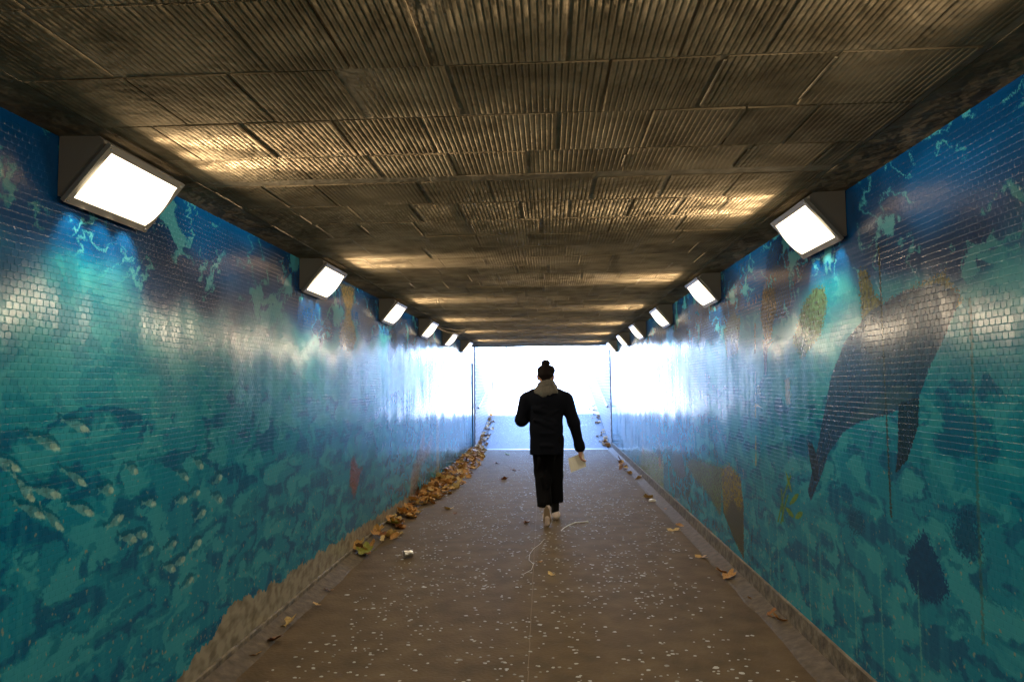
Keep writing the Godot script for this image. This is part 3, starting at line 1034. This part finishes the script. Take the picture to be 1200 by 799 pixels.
func lamps() -> void:
	var order := ["first", "second", "third", "fourth", "fifth", "sixth", "seventh", "eighth", "ninth"]
	var ls := [13.35, 11.05, 9.0, 6.86, 4.63, 2.28, 0.1, -2.1]
	for i in ls.size():
		var lb: String = "%s lamp from the daylit exit along the fish mural wall" % order[i]
		if i == 5: lb = "lamp mounted just above the painted shoal of fish"
		build_lamp(P(XL, HC, ls[i] + LAMP_L * 0.5), false, lb)
	var rs := [14.1, 11.95, 9.95, 7.8, 5.62, 3.26, 1.02, -1.2]
	for i in rs.size():
		var lb: String = "%s lamp from the daylit exit along the dolphin mural wall" % order[i]
		if i == 5: lb = "lamp mounted just above the painted dolphin's tail"
		build_lamp(P(XR, HC, rs[i] + LAMP_L * 0.5), true, lb)

func outside() -> void:
	var s_top := S_END + DECK / SLOPE
	var s_sun := 19.6
	var st := mb()
	var xa := XL - 0.05
	var xb := XR + 0.05
	quad(st, P(xa, 0.0, S_END), P(xb, 0.0, S_END), P(xb, ramp_y(s_sun), s_sun), P(xa, ramp_y(s_sun), s_sun))
	var o := put(done(st), "ramp", M.ramp)
	o.set_meta("kind", "structure")
	st = mb()
	quad(st, P(xa, ramp_y(s_sun), s_sun), P(xb, ramp_y(s_sun), s_sun), P(xb, DECK, s_top), P(xa, DECK, s_top))
	o = put(done(st), "pale_sunlit_ramp", M.pale_ramp_coping)  # upper ramp coloured pale so its sunlit stretch turns white
	o.set_meta("kind", "structure")
	# drain channel across the foot of the ramp
	st = mb()
	box(st, Vector3(XL, -0.05, -S_END - 0.10), Vector3(XR, 0.012, -S_END + 0.06))
	o = put(done(st), "drain_channel", M.drain)
	tag(o, "pale metal drain strip across the foot of the ramp", "drain")
	# ground above
	var g := thing("ground", Vector3.ZERO)
	g.set_meta("kind", "structure")
	for b in [[-400.0, XL - 0.30, 300.0, -400.0], [XR + 0.30, 400.0, 300.0, -400.0], [XL - 0.30, XR + 0.30, -s_top, -400.0], [XL - 0.30, XR + 0.30, 300.0, -S_BACK + 0.25]]:
		st = mb()
		box(st, Vector3(b[0], DECK - 0.4, b[3]), Vector3(b[1], DECK - 0.004, b[2]))
		put(done(st), "turf", M.grass, g)
	# white brick retaining walls
	for right in [false, true]:
		var x := XR if right else XL
		var sg := -1.0 if right else 1.0
		var w := thing("retaining_wall", P(x, 0, S_END), "white brick wall beside the ramp on the dolphin mural side" if right else "white brick wall beside the ramp on the fish mural side", "wall")
		st = mb()
		box(st, Vector3(minf(x, x - sg * 0.29), -0.3, -s_top - 0.4), Vector3(maxf(x, x - sg * 0.29), DECK + 0.15, -S_END - 0.202))
		var c := put(done(st), "mortar_core", M.white_mortar, w)
		c.position = -w.position
		st = mb()
		rng.seed = 55
		var row := 0
		var y := 0.0
		while y < DECK + 0.1:
			var s := S_END + 0.21 + (0.11 if row % 2 else 0.0)
			while s < s_top:
				if y + 0.08 > ramp_y(s) - 0.1:
					var d := 0.006 + rng.randf_range(0.0, 0.002)
					box(st, Vector3(minf(x - sg * 0.01, x + sg * d), y + 0.005, -s - 0.212), Vector3(maxf(x - sg * 0.01, x + sg * d), y + 0.070, -s))
				s += 0.225
			y += 0.075
			row += 1
		var br := put(done(st), "bricks", M.white_brick, w)
		br.position = -w.position
		br.set_meta("kind", "stuff")
		st = mb()
		box(st, Vector3(minf(x + sg * 0.04, x - sg * 0.33), DECK + 0.152, -s_top - 0.4), Vector3(maxf(x + sg * 0.04, x - sg * 0.33), DECK + 0.22, -S_END - 0.21))
		var cp := put(done(st), "coping", M.pale_ramp_coping, w)
		cp.position = -w.position
		# handrail
		var hr := thing("handrail", P(x + sg * 0.07, 0, S_END), "pale tubular handrail on the white brick wall, dolphin mural side" if right else "pale tubular handrail on the white brick wall, fish mural side", "handrail", "handrails beside the ramp")
		st = mb()
		var xr := x + sg * 0.085
		var s_a := 15.2 if not right else 14.9
		s_a = S_END + 0.15
		tube(st, [P(xr, 0.96, s_a), P(xr, 0.96 + 0.02, s_a + 0.2), P(xr, 0.95 + ramp_y(21.0), 21.0), P(xr, 0.95 + ramp_y(28.0), 28.0)], 0.026, 8)
		var tb := put(done(st), "tube", M.rail, hr)
		tb.position = -hr.position
		for k in 5:
			var sb := s_a + 0.3 + k * 2.2
			st = mb()
			var yb := 0.95 + ramp_y(sb)
			tube(st, [P(x + sg * 0.002, yb - 0.08, sb), P(xr, yb - 0.07, sb), P(xr, yb - 0.01, sb)], 0.009, 6)
			var bk := put(done(st), "bracket", M.rail, hr)
			bk.position = -hr.position
	# post at the foot of the fish side
	st = mb()
	var sp := 19.6
	tube(st, [P(XL + 0.12, ramp_y(sp) - 0.05, sp), P(XL + 0.12, ramp_y(sp) + 0.98, sp)], 0.03, 10)
	var po := thing("rail_post", P(XL + 0.12, ramp_y(sp), sp), "short grey post standing on the ramp edge beside the handrail", "post")
	var pm := put(done(st), "shaft", M.rail, po)
	pm.position = -po.position
	st = mb()
	tube(st, [P(XL + 0.12, ramp_y(sp) + 0.981, sp), P(XL + 0.12, ramp_y(sp) + 1.02, sp)], 0.042, 10, 0.03)
	var pc := put(done(st), "cap", M.casing, po)
	pc.position = -po.position

func person() -> void:
	var at := P(-0.005, 0, 7.32)
	var t := thing("person", at, "person in black jacket and wide black trousers walking away, hair in a bun", "person")
	# skin: head, neck, hands, ankles
	var B := []
	var hc := F(-0.03, 1.565, 0.02)
	B.append([hc + F(0, 0.025, 0), hc + F(0, 0.012, 0.02), 0.083, 0.08])
	B.append([hc + F(0, -0.03, 0.03), hc + F(0, -0.085, 0.055), 0.062, 0.042])
	B.append([hc + F(0, -0.05, 0.0), F(-0.03, 1.40, -0.01), 0.055, 0.058])
	B.append([hc + F(0, -0.01, 0.10), hc + F(0, -0.03, 0.115), 0.014, 0.016])       # nose
	for sg in [-1.0, 1.0]:
		B.append([hc + F(sg * 0.080, 0.005, -0.005), hc + F(sg * 0.083, -0.035, 0.002), 0.016, 0.011])   # ears
		B.append([hc + F(sg * 0.032, 0.012, 0.078), hc + F(sg * 0.034, 0.012, 0.080), 0.013, 0.013])
	B.append([hc + F(-0.02, -0.062, 0.088), hc + F(0.02, -0.062, 0.088), 0.010, 0.010])
	B.append([F(-0.03, 1.40, -0.01), F(-0.03, 1.0, 0.0), 0.06, 0.11])                # trunk under the clothes
	# right arm and hand (holds the paper)
	var sh := F(0.185, 1.312, -0.01)
	var elb := F(0.262, 1.07, -0.03)
	var wr := F(0.325, 0.80, 0.03)
	B.append([F(-0.03, 1.33, 0), sh, 0.06, 0.045])
	B.append([sh, elb, 0.045, 0.036])
	B.append([elb, wr, 0.036, 0.026])
	# left arm, bent, hand in front of the chest
	var shl := F(-0.24, 1.312, -0.01)
	var ell := F(-0.295, 1.10, 0.03)
	var wrl := F(-0.16, 1.17, 0.25)
	B.append([F(-0.03, 1.33, 0), shl, 0.06, 0.045])
	B.append([shl, ell, 0.045, 0.036])
	B.append([ell, wrl, 0.036, 0.026])
	# legs inside the trousers
	var hipl := F(-0.10, 0.92, 0.0)
	var hipr := F(0.065, 0.92, 0.0)
	var kl := F(-0.085, 0.54, 0.16)
	var kr := F(0.06, 0.50, 0.16)
	var al := F(-0.040, 0.255, -0.10)
	var ar := F(0.052, 0.085, 0.24)
	B.append([F(-0.03, 1.0, 0), hipl, 0.10, 0.08])
	B.append([F(-0.03, 1.0, 0), hipr, 0.10, 0.08])
	B.append([hipl, kl, 0.075, 0.05]); B.append([hipr, kr, 0.075, 0.05])
	B.append([kl, al, 0.048, 0.034]); B.append([kr, ar, 0.048, 0.034])
	put(blob(B, 0.011, 0.02), "body", M.skin, t)
	# hands with fingers, on finer grids
	for hand in [[wr, F(0.02, -1.0, 0.12).normalized(), Vector3(0, 0, -1), 1.0], [wrl, F(0.6, 0.35, 0.7).normalized(), Vector3(0.5, 0.6, 0.3), -1.0]]:
		var H := []
		var o: Vector3 = hand[0]
		var dn: Vector3 = hand[1]
		var ac: Vector3 = (hand[2] - dn * dn.dot(hand[2])).normalized()   # across the knuckles
		var pn: Vector3 = dn.cross(ac) * hand[3]                          # palm side
		H.append([o - dn * 0.02, o + dn * 0.03, 0.026, 0.027])
		H.append([o + dn * 0.03 + ac * 0.018, o + dn * 0.085 + ac * 0.022, 0.021, 0.016])
		H.append([o + dn * 0.03 - ac * 0.018, o + dn * 0.085 - ac * 0.022, 0.020, 0.015])
		var ln := [0.92, 1.0, 0.96, 0.78]
		for k in 4:
			var b0: Vector3 = o + dn * 0.088 + ac * (0.030 - 0.0195 * k)
			var p1: Vector3 = b0 + (dn * 0.9 + pn * 0.4).normalized() * 0.042 * ln[k]
			var p2: Vector3 = p1 + (dn * 0.6 + pn * 0.8).normalized() * 0.027 * ln[k]
			var p3: Vector3 = p2 + (dn * 0.25 + pn * 0.95).normalized() * 0.02 * ln[k]
			H.append([b0, p1, 0.0095, 0.009]); H.append([p1, p2, 0.009, 0.0085]); H.append([p2, p3, 0.0085, 0.0075])
		var tb: Vector3 = o + dn * 0.035 + ac * 0.032
		var q1: Vector3 = tb + (dn * 0.7 + ac * 0.6 + pn * 0.5).normalized() * 0.04
		var q2: Vector3 = q1 + (dn * 0.85 + pn * 0.6).normalized() * 0.03
		H.append([tb, q1, 0.014, 0.011]); H.append([q1, q2, 0.011, 0.009])
		put(blob(H, 0.004, 0.006), "hand", M.skin, t)
	# hair: cap and bun
	var Hh := []
	Hh.append([hc + F(0, 0.036, -0.012), hc + F(0, 0.03, 0.01), 0.085, 0.083])
	Hh.append([hc + F(0, 0.01, -0.03), hc + F(0, -0.035, -0.038), 0.07, 0.042])
	Hh.append([hc + F(-0.04, 0.062, -0.02), hc + F(0.05, 0.062, -0.02), 0.05, 0.054])
	for k in 9:
		var ha := -1.2 + 2.4 * k / 8.0
		Hh.append([hc + F(sin(ha) * 0.080, 0.012, -cos(ha) * 0.080), hc + F(sin(ha) * 0.035, 0.105, -0.02 - cos(ha) * 0.035), 0.012, 0.016])
	put(blob(Hh, 0.007, 0.012), "hair", M.hair, t)
	var Hb := []
	for k in 7:
		var a := TAU * k / 7.0
		var c := hc + F(0.004, 0.136, -0.03)
		Hb.append([c + F(cos(a) * 0.028, sin(a * 2.0) * 0.012, sin(a) * 0.028), c + F(cos(a + 0.9) * 0.028, 0.014 + sin(a * 2.0 + 1.0) * 0.010, sin(a + 0.9) * 0.028), 0.022, 0.018])
	Hb.append([hc + F(0.0, 0.085, -0.03), hc + F(0.003, 0.14, -0.03), 0.045, 0.032])
	put(blob(Hb, 0.006, 0.006), "hair_bun", M.hair, t)
	# scarf
	var S := []
	for k in 10:
		var a := TAU * k / 10.0
		var a2 := TAU * (k + 1) / 10.0
		for lv in [[1.395, 0.108, 0.036], [1.428, 0.088, 0.034], [1.462, 0.070, 0.028], [1.49, 0.064, 0.020]]:
			var tilt: float = 0.012 * sin(a + lv[0] * 40.0)
			S.append([F(-0.03 + cos(a) * lv[1], lv[0] + tilt + cos(a) * 0.012, sin(a) * lv[1] * 0.95 - 0.005), F(-0.03 + cos(a2) * lv[1], lv[0] + 0.012 * sin(a2 + lv[0] * 40.0) + cos(a2) * 0.012, sin(a2) * lv[1] * 0.95 - 0.005), lv[2], lv[2]])
	S.append([F(-0.15, 1.40, -0.03), F(-0.05, 1.368, -0.11), 0.022, 0.03])
	S.append([F(-0.05, 1.368, -0.11), F(0.07, 1.40, -0.085), 0.03, 0.026])
	put(blob(S, 0.008, 0.018), "scarf", M.scarf, t)
	# jacket
	var J := []
	J.append([F(-0.13, 1.305, -0.005), F(0.07, 1.305, -0.005), 0.105, 0.105])
	J.append([F(-0.03, 1.40, -0.01), F(-0.03, 1.33, -0.01), 0.07, 0.13])
	for x in [-0.095, -0.03, 0.035]:
		J.append([F(x, 1.32, 0.0), F(x * 0.95 - 0.002, 1.0, 0.0), 0.122, 0.110])
		J.append([F(x * 0.95 - 0.002, 1.0, 0.0), F(x * 1.0 - 0.004, 0.66, 0.005), 0.110, 0.114])
	J.append([shl, ell, 0.078, 0.066]); J.append([ell, ell.lerp(wrl, 0.92), 0.066, 0.05])
	J.append([sh, elb, 0.078, 0.062]); J.append([elb, elb.lerp(wr, 0.97), 0.062, 0.047])
	J.append([shl + F(0.0, 0.05, 0), shl + F(0.07, 0.085, 0), 0.026, 0.03])       # shoulder tabs
	J.append([sh + F(0.0, 0.05, 0), sh + F(-0.07, 0.085, 0), 0.026, 0.03])
	J.append([elb.lerp(wr, 0.90), elb.lerp(wr, 0.97), 0.053, 0.053])
	# creases across the back and sleeves
	rng.seed = 9
	for k in 10:
		var y := rng.randf_range(0.82, 1.25)
		var x := rng.randf_range(-0.12, 0.06)
		J.append([F(x - 0.05, y, -0.115), F(x + 0.06, y + rng.randf_range(-0.05, 0.05), -0.115), 0.013, 0.009])
	put(blob(J, 0.0115, 0.035, 0.735), "jacket", M.jacket, t)
	# collar
	var C := []
	for k in 8:
		var a := PI + 0.2 + (PI - 0.4) * k / 8.0
		var a2 := PI + 0.2 + (PI - 0.4) * (k + 1) / 8.0
		C.append([F(-0.01 + cos(a) * 0.125, 1.362 + 0.015 * cos(a), sin(a) * 0.115), F(-0.01 + cos(a2) * 0.125, 1.362 + 0.015 * cos(a2), sin(a2) * 0.115), 0.022, 0.022])
	put(blob(C, 0.009, 0.01), "collar", M.jacket, t)
	# wide cropped trousers
	var T := []
	T.append([F(-0.085, 0.93, 0.0), F(0.035, 0.93, 0.0), 0.10, 0.10])
	T.append([hipl + F(0, -0.03, 0), kl + F(0.003, 0, -0.02), 0.094, 0.086])
	T.append([hipr + F(0, -0.03, 0), kr + F(-0.006, 0, -0.02), 0.094, 0.086])
	var hl := kl.lerp(al, 0.92)
	T.append([kl + F(0.003, 0, -0.02), hl + F(-0.016, -0.05, -0.02), 0.086, 0.078])
	var hr := kr.lerp(ar, 0.80)
	T.append([kr + F(-0.006, 0, -0.02), hr + F(0.006, 0.0, -0.035), 0.086, 0.084])
	for k in 8:
		var y := rng.randf_range(0.36, 0.8)
		var x := rng.randf_range(-0.12, 0.08)
		T.append([F(x, y, -0.09), F(x + rng.randf_range(-0.05, 0.05), y - 0.1, -0.08), 0.014, 0.010])
	put(blob(T, 0.0115, 0.03, 0.205), "trousers", M.trousers, t)
	# socks
	put(blob([[kl.lerp(al, 0.75), al + F(0, -0.015, 0.0), 0.042, 0.040]], 0.008, 0.01), "sock", M.sock, t)
	put(blob([[kr.lerp(ar, 0.6), ar + F(0, 0.015, 0.0), 0.043, 0.042]], 0.008, 0.01), "sock", M.sock, t)
	# shoes: rear one tipped on its toe, front one flat
	shoe(t, F(-0.038, 0.235, -0.185), F(0.02, -0.93, 0.34).normalized(), F(0.0, -0.34, -0.93).normalized())
	shoe(t, F(0.055, 0.012, 0.185), F(0.06, 0.0, 1.0).normalized(), F(0.0, -1.0, 0.0))
	# the sheet of paper in the hand
	var st := mb()
	var pw := thing("paper_sheet", at + F(0.335, 0.70, 0.045), "small cream paper sheet held low in the walking person's hand", "paper")
	var c0 := F(0.19, 0.655, 0.05)
	var uu := F(0.165, 0.062, 0.012)
	var vv := F(0.030, -0.150, 0.01)
	c0 = F(0.195, 0.685, 0.045)
	var nn := uu.cross(vv).normalized()
	for i in 4:
		for sgn in [-1.0, 1.0]:
			var f0 := i / 4.0
			var f1 := (i + 1) / 4.0
			var bow := func(f: float) -> Vector3: return nn * (0.008 * sin(f * PI) + sgn * 0.0006)
			var q := [c0 + uu * f0 + bow.call(f0), c0 + uu * f1 + bow.call(f1), c0 + uu * f1 + vv + bow.call(f1), c0 + uu * f0 + vv + bow.call(f0)]
			if sgn > 0: quad(st, q[0], q[3], q[2], q[1])
			else: quad(st, q[0], q[1], q[2], q[3])
	var sheet := put(done(st), "sheet", M.paper, pw)
	sheet.position = at - pw.position
	print("person")

func shoe(t: Node3D, heel: Vector3, fwd: Vector3, down: Vector3) -> void:
	# heel = back end of the sole, fwd towards the toe, down = out through the sole
	var side := fwd.cross(down)
	var up := -down
	var U := []
	U.append([heel + fwd * 0.035 + up * 0.035, heel + fwd * 0.05 + up * 0.075, 0.036, 0.038])
	U.append([heel + fwd * 0.05 + up * 0.04, heel + fwd * 0.15 + up * 0.034, 0.038, 0.036])
	U.append([heel + fwd * 0.15 + up * 0.034 + side * 0.008, heel + fwd * 0.225 + up * 0.022 + side * 0.006, 0.040, 0.030])
	U.append([heel + fwd * 0.15 + up * 0.03 - side * 0.008, heel + fwd * 0.215 + up * 0.022 - side * 0.01, 0.038, 0.028])
	var so := put(blob(U, 0.007, 0.015), "shoe", M.shoe, t)
	# sole: an outline swept to a thickness
	var st := mb()
	var n := 20
	var top := []
	var bot := []
	for i in n:
		var a := TAU * i / n
		var f := 0.5 - 0.5 * cos(a)
		var w := 0.036 + 0.011 * smoothstep(0.35, 0.75, f) - 0.006 * exp(-pow((f - 0.42) / 0.12, 2.0))
		var p := heel + fwd * (0.005 + 0.265 * f) + side * sin(a) * w * pow(maxf(0.001, 1.0 - pow(absf(2.0 * f - 1.0), 3.0)), 0.25)
		var rock := up * 0.018 * smoothstep(0.7, 1.0, f)
		top.append(p + up * 0.022 + rock)
		bot.append(p - up * 0.004 + rock)
	for i in n:
		var j := (i + 1) % n
		quad(st, bot[i], bot[j], top[j], top[i])
	var ct: Vector3 = heel + fwd * 0.135 + up * 0.022
	var cb: Vector3 = heel + fwd * 0.135 - up * 0.004
	for i in n:
		var j := (i + 1) % n
		for v in [ct, top[j], top[i], cb, bot[i], bot[j]]: st.add_vertex(v)
	put(done(st), "sole", M.sole, so)

func litter() -> void:
	# fallen leaves
	var kinds := []
	for k in 7: kinds.append(leaf_mesh(900 + k * 7, [5, 5, 3, 5, 0, 3, 0][k]))
	rng.seed = 1234
	var place := func(x: float, y: float, s: float, size: float, tint: int, kind: int, tilt: float, label: String, group: String):
		var o := put(kinds[kind], "fallen_leaf", M.leaf[tint])
		o.position = P(x, y, s)
		o.basis = Basis(Vector3.UP, rng.randf() * TAU) * Basis(Vector3.RIGHT, rng.randfn(0.0, tilt)) * Basis(Vector3.FORWARD, rng.randfn(0.0, tilt))
		o.scale = Vector3.ONE * size
		tag(o, label, "leaf", group)
	# how far the drift reaches from the fish wall and how high it lies
	var reach := func(s: float) -> float:
		if s < 5.4: return 0.0
		if s < 8.0: return 0.17 + 0.04 * sin(s * 5.0)
		return lerpf(0.20, 0.42, smoothstep(8.0, 10.5, s)) * lerpf(1.0, 0.6, smoothstep(12.5, 15.5, s))
	# lower layer nobody could count
	var st := mb()
	for i in 230:
		var s := 8.0 + 7.9 * rng.randf()
		var w: float = reach.call(s)
		var d := rng.randf() * rng.randf() * w
		var y := 0.012 + 0.03 * rng.randf() * (1.0 - d / w) + maxf(0.0, 0.05 - d * 0.36)
		st.append_from(kinds[rng.randi_range(0, 6)], 0, Transform3D(Basis(Vector3.UP, rng.randf() * TAU) * Basis(Vector3.RIGHT, rng.randfn(0.0, 0.35)) * Basis.from_scale(Vector3.ONE * rng.randf_range(0.09, 0.15)), P(XL + 0.03 + d, y, s)))
	for i in 150:      # along both edges of the ramp
		var s := S_END + 0.2 + 6.0 * rng.randf() * rng.randf()
		var left := rng.randf() < 0.55
		var d := 0.04 + 0.25 * rng.randf() * rng.randf()
		st.append_from(kinds[rng.randi_range(0, 6)], 0, Transform3D(Basis(Vector3.UP, rng.randf() * TAU) * Basis(Vector3.RIGHT, rng.randfn(0.0, 0.4)) * Basis.from_scale(Vector3.ONE * rng.randf_range(0.08, 0.14)), P(XL + d if left else XR - d, ramp_y(s) + 0.008, s)))
	tag(put(st.commit(), "leaf_litter", M.leaf[0]), "deep layer of brown fallen leaves under the drift along the wall", "leaves", "", "stuff")
	# the leaves on top of the drift, one by one
	var tints := [0, 0, 0, 1, 1, 1, 2, 2, 3, 4]
	var tone := ['orange-brown curled', 'golden curled', 'pale yellow curled', 'rust-red curled', 'dark brown curled']
	for i in 235:
		var s := 5.45 + 10.2 * pow(rng.randf(), 0.75)
		var w: float = reach.call(s)
		if s < 7.6 and fmod(s * 1.7, 1.0) > 0.62: s += 0.25
		var d := w * pow(rng.randf(), 1.3)
		var tn: int = tints[rng.randi_range(0, 9)]
		var pile := 0.045 * smoothstep(7.5, 9.5, s) * (1.0 - d / w) + 0.028 * (1.0 - d / w)
		var y := 0.006 + pile * rng.randf_range(0.7, 1.0) + maxf(0.0, 0.048 - d * 0.4)
		place.call(XL + 0.035 + d, y, s, rng.randf_range(0.10, 0.165), tn, rng.randi_range(0, 6), 0.35, "%s leaf %s" % [tone[tn], "in the thin start of the drift along the fish mural wall" if s < 7.7 else ("in the drift just below the painted red streak" if s < 10.0 else ("in the deep middle of the drift along the fish mural wall" if s < 13.0 else "in the end of the drift nearest the exit"))], "leaves drifted against the fish mural wall")
	place.call(XL + 0.10, 0.05, 7.15, 0.17, 5, 0, 0.3, "green leaf lying on the drift by the fish mural wall", "")
	place.call(XL + 0.13, 0.05, 5.95, 0.18, 5, 1, 0.2, "yellow-green broad leaf at the start of the leaf drift", "")
	# leaves lying alone
	var lone := [[-1.64, 4.23, 0.15, 2, 1, "yellow leaf flat in the gutter below the peeled paint"], [-1.58, 4.62, 0.08, 1, 4, "small orange leaf on the floor beyond the yellow one"], [-1.61, 4.95, 0.08, 3, 4, "small rust-coloured leaf on the gutter edge below the peeled paint"], [-1.62, 3.98, 0.11, 4, 2, "dark crumpled leaf in the gutter below the peeled paint"], [-1.63, 3.76, 0.08, 0, 4, "small tan leaf chip in the gutter below the peeled paint"], [1.36, 4.33, 0.17, 0, 0, "large curled brown leaf standing against the dolphin wall skirting"], [1.34, 4.42, 0.14, 3, 1, "rust leaf tucked beside the large curled one"], [1.27, 5.28, 0.13, 0, 3, "brown curled leaf on the fillet below the coral painting"], [1.25, 5.44, 0.12, 0, 1, "orange-brown leaf beside the curled one below the coral painting"], [1.21, 5.95, 0.13, 1, 4, "thin ochre leaf below the coral painting"], [1.17, 7.02, 0.14, 2, 4, "pale yellow leaf near the dolphin wall, abreast of the person"], [1.27, 7.15, 0.10, 0, 2, "small brown leaf beside the pale yellow one"], [1.20, 9.0, 0.17, 2, 1, "pale leaf lying near a white scrap by the dolphin wall"], [1.30, 10.7, 0.15, 2, 5, "yellow leaf in the gutter towards the exit"], [-0.27, 7.41, 0.10, 3, 0, "dark brown leaf on the floor left of the person's shoe"], [-0.73, 10.79, 0.15, 3, 1, "dark brown leaf on the open floor ahead of the person"], [-0.60, 11.8, 0.16, 4, 3, "flat brown leaf further along the open floor"], [-0.10, 5.78, 0.07, 0, 4, "short orange leaf stub beside the string"], [0.0, 5.40, 0.085, 2, 6, "thin tan leaf sliver just right of the floor joint"], [-1.22, 8.22, 0.17, 2, 4, "pale leaf off the edge of the drift"], [-1.10, 7.9, 0.09, 4, 2, "small dark leaf on the floor off the drift"], [-1.0, 12.9, 0.14, 3, 3, "rust leaf on the floor near the drain strip"], [-0.9, 14.6, 0.16, 5, 1, "greenish leaf on the floor by the drain strip"], [1.30, 8.1, 0.09, 3, 4, "rust scrap of leaf in the gutter by the coral painting"], [1.29, 4.78, 0.07, 1, 6, "tiny tan leaf fragment on the dolphin side fillet"]]
	for l in lone: place.call(l[0] + (0.05 if l[0] > 1.1 else 0.0), 0.018 if l[0] > 1.22 else 0.012 if absf(l[0] + 0.15) > 1.38 else 0.002, l[1], l[2], l[3], l[4], 0.12, l[5], "")
	rng.seed = 88
	for i in 16: place.call(1.28 + rng.randf_range(-0.05, 0.08), 0.02, rng.randf_range(11.2, 13.4), rng.randf_range(0.09, 0.15), tints[rng.randi_range(0, 9)], rng.randi_range(0, 6), 0.3, "brown leaf in the small heap by the dolphin wall towards the exit", "small heap of leaves by the dolphin wall")
	# white scraps
	st = mb()
	prism(st, [Vector2(-0.04, 0.0), Vector2(0.045, 0.0), Vector2(0.05, 0.012), Vector2(0.0, 0.03), Vector2(-0.035, 0.018)], -0.03, 0.03)
	var sc := tag(put(done(st), "tissue_scrap", M.string), "crumpled white scrap on the floor by the dolphin wall", "scrap")
	sc.position = P(1.27, 0.003, 8.75)
	# crushed drinks can
	var cn := thing("drinks_can", P(-1.235, 0.0, 5.93), "small crushed metal can lying on the floor beside the leaf drift", "can")
	cn.rotation.y = 0.5
	var ring := func(x: float, r: float, sq: float, tw: float) -> Array:
		var a := []
		for k in 14:
			var t := TAU * k / 14.0
			a.append(Vector3(x, 0.033 + sin(t) * r * sq + 0.0035 * sin(3.0 * t + tw), cos(t) * r + 0.003 * cos(4.0 * t + tw)))
		return a
	st = mb()
	var rr := [ring.call(-0.040, 0.024, 1.0, 0.0), ring.call(-0.036, 0.031, 1.0, 0.3), ring.call(-0.012, 0.030, 0.86, 2.0), ring.call(0.008, 0.026, 0.95, 4.0), ring.call(0.022, 0.031, 0.9, 1.0), ring.call(0.034, 0.030, 1.0, 0.6), ring.call(0.040, 0.024, 1.0, 0.0)]
	for i in rr.size() - 1:
		for k in 14:
			var k2 := (k + 1) % 14
			quad(st, rr[i][k], rr[i][k2], rr[i + 1][k2], rr[i + 1][k])
	put(done(st), "can_body", M.can, cn)
	for e in [0, 6]:
		st = mb()
		for k in 14:
			for v in [Vector3(-0.037 if e == 0 else 0.037, 0.033, 0), rr[e][k], rr[e][(k + 1) % 14]]: st.add_vertex(v)
		put(done(st), "can_end", M.steel, cn)
	# white string on the floor
	var pts := []
	for p in [[0.40, 7.45], [0.33, 7.43], [0.26, 7.40], [0.19, 7.28], [0.13, 7.12], [0.10, 7.00]]: pts.append(P(p[0], 0.007, p[1]))
	st = mb()
	tube(st, pts, 0.006, 6, 0.004)
	tag(put(done(st), "string", M.string), "thick white string curving beside the person's shoe", "string")
	pts = []
	for p in [[-0.07, 6.62], [-0.10, 6.45], [-0.16, 6.25], [-0.19, 6.05], [-0.19, 5.85], [-0.15, 5.72], [-0.16, 5.55], [-0.22, 5.42]]: pts.append(P(p[0], 0.004, p[1]))
	st = mb()
	tube(st, pts, 0.0017, 5, 0.0012)
	tag(put(done(st), "string", M.string), "thin white thread wandering across the floor joint", "string")
	# loose cables hanging from the ceiling by a lamp
	var wi := thing("loose_cable", P(XL + 0.1, HC, 10.2), "tangle of thin loose cable under the ceiling beside the lamps", "cable")
	rng.seed = 31
	for k in 4:
		pts = []
		var s0 := 9.9 + k * 0.25
		for j in 7:
			var f := j / 6.0
			pts.append(P(XL + 0.05 + f * (0.55 - k * 0.1), HC - 0.02 - sin(f * PI) * (0.05 + 0.04 * (k % 2)) - (0.25 * (1.0 - f) if k == 3 else 0.0), s0 + f * 0.5 + rng.randf_range(-0.05, 0.05)))
		st = mb()
		tube(st, pts, 0.004, 5)
		var w := put(done(st), "strand", M.mortar, wi)
		w.position = -wi.position
	print("done")
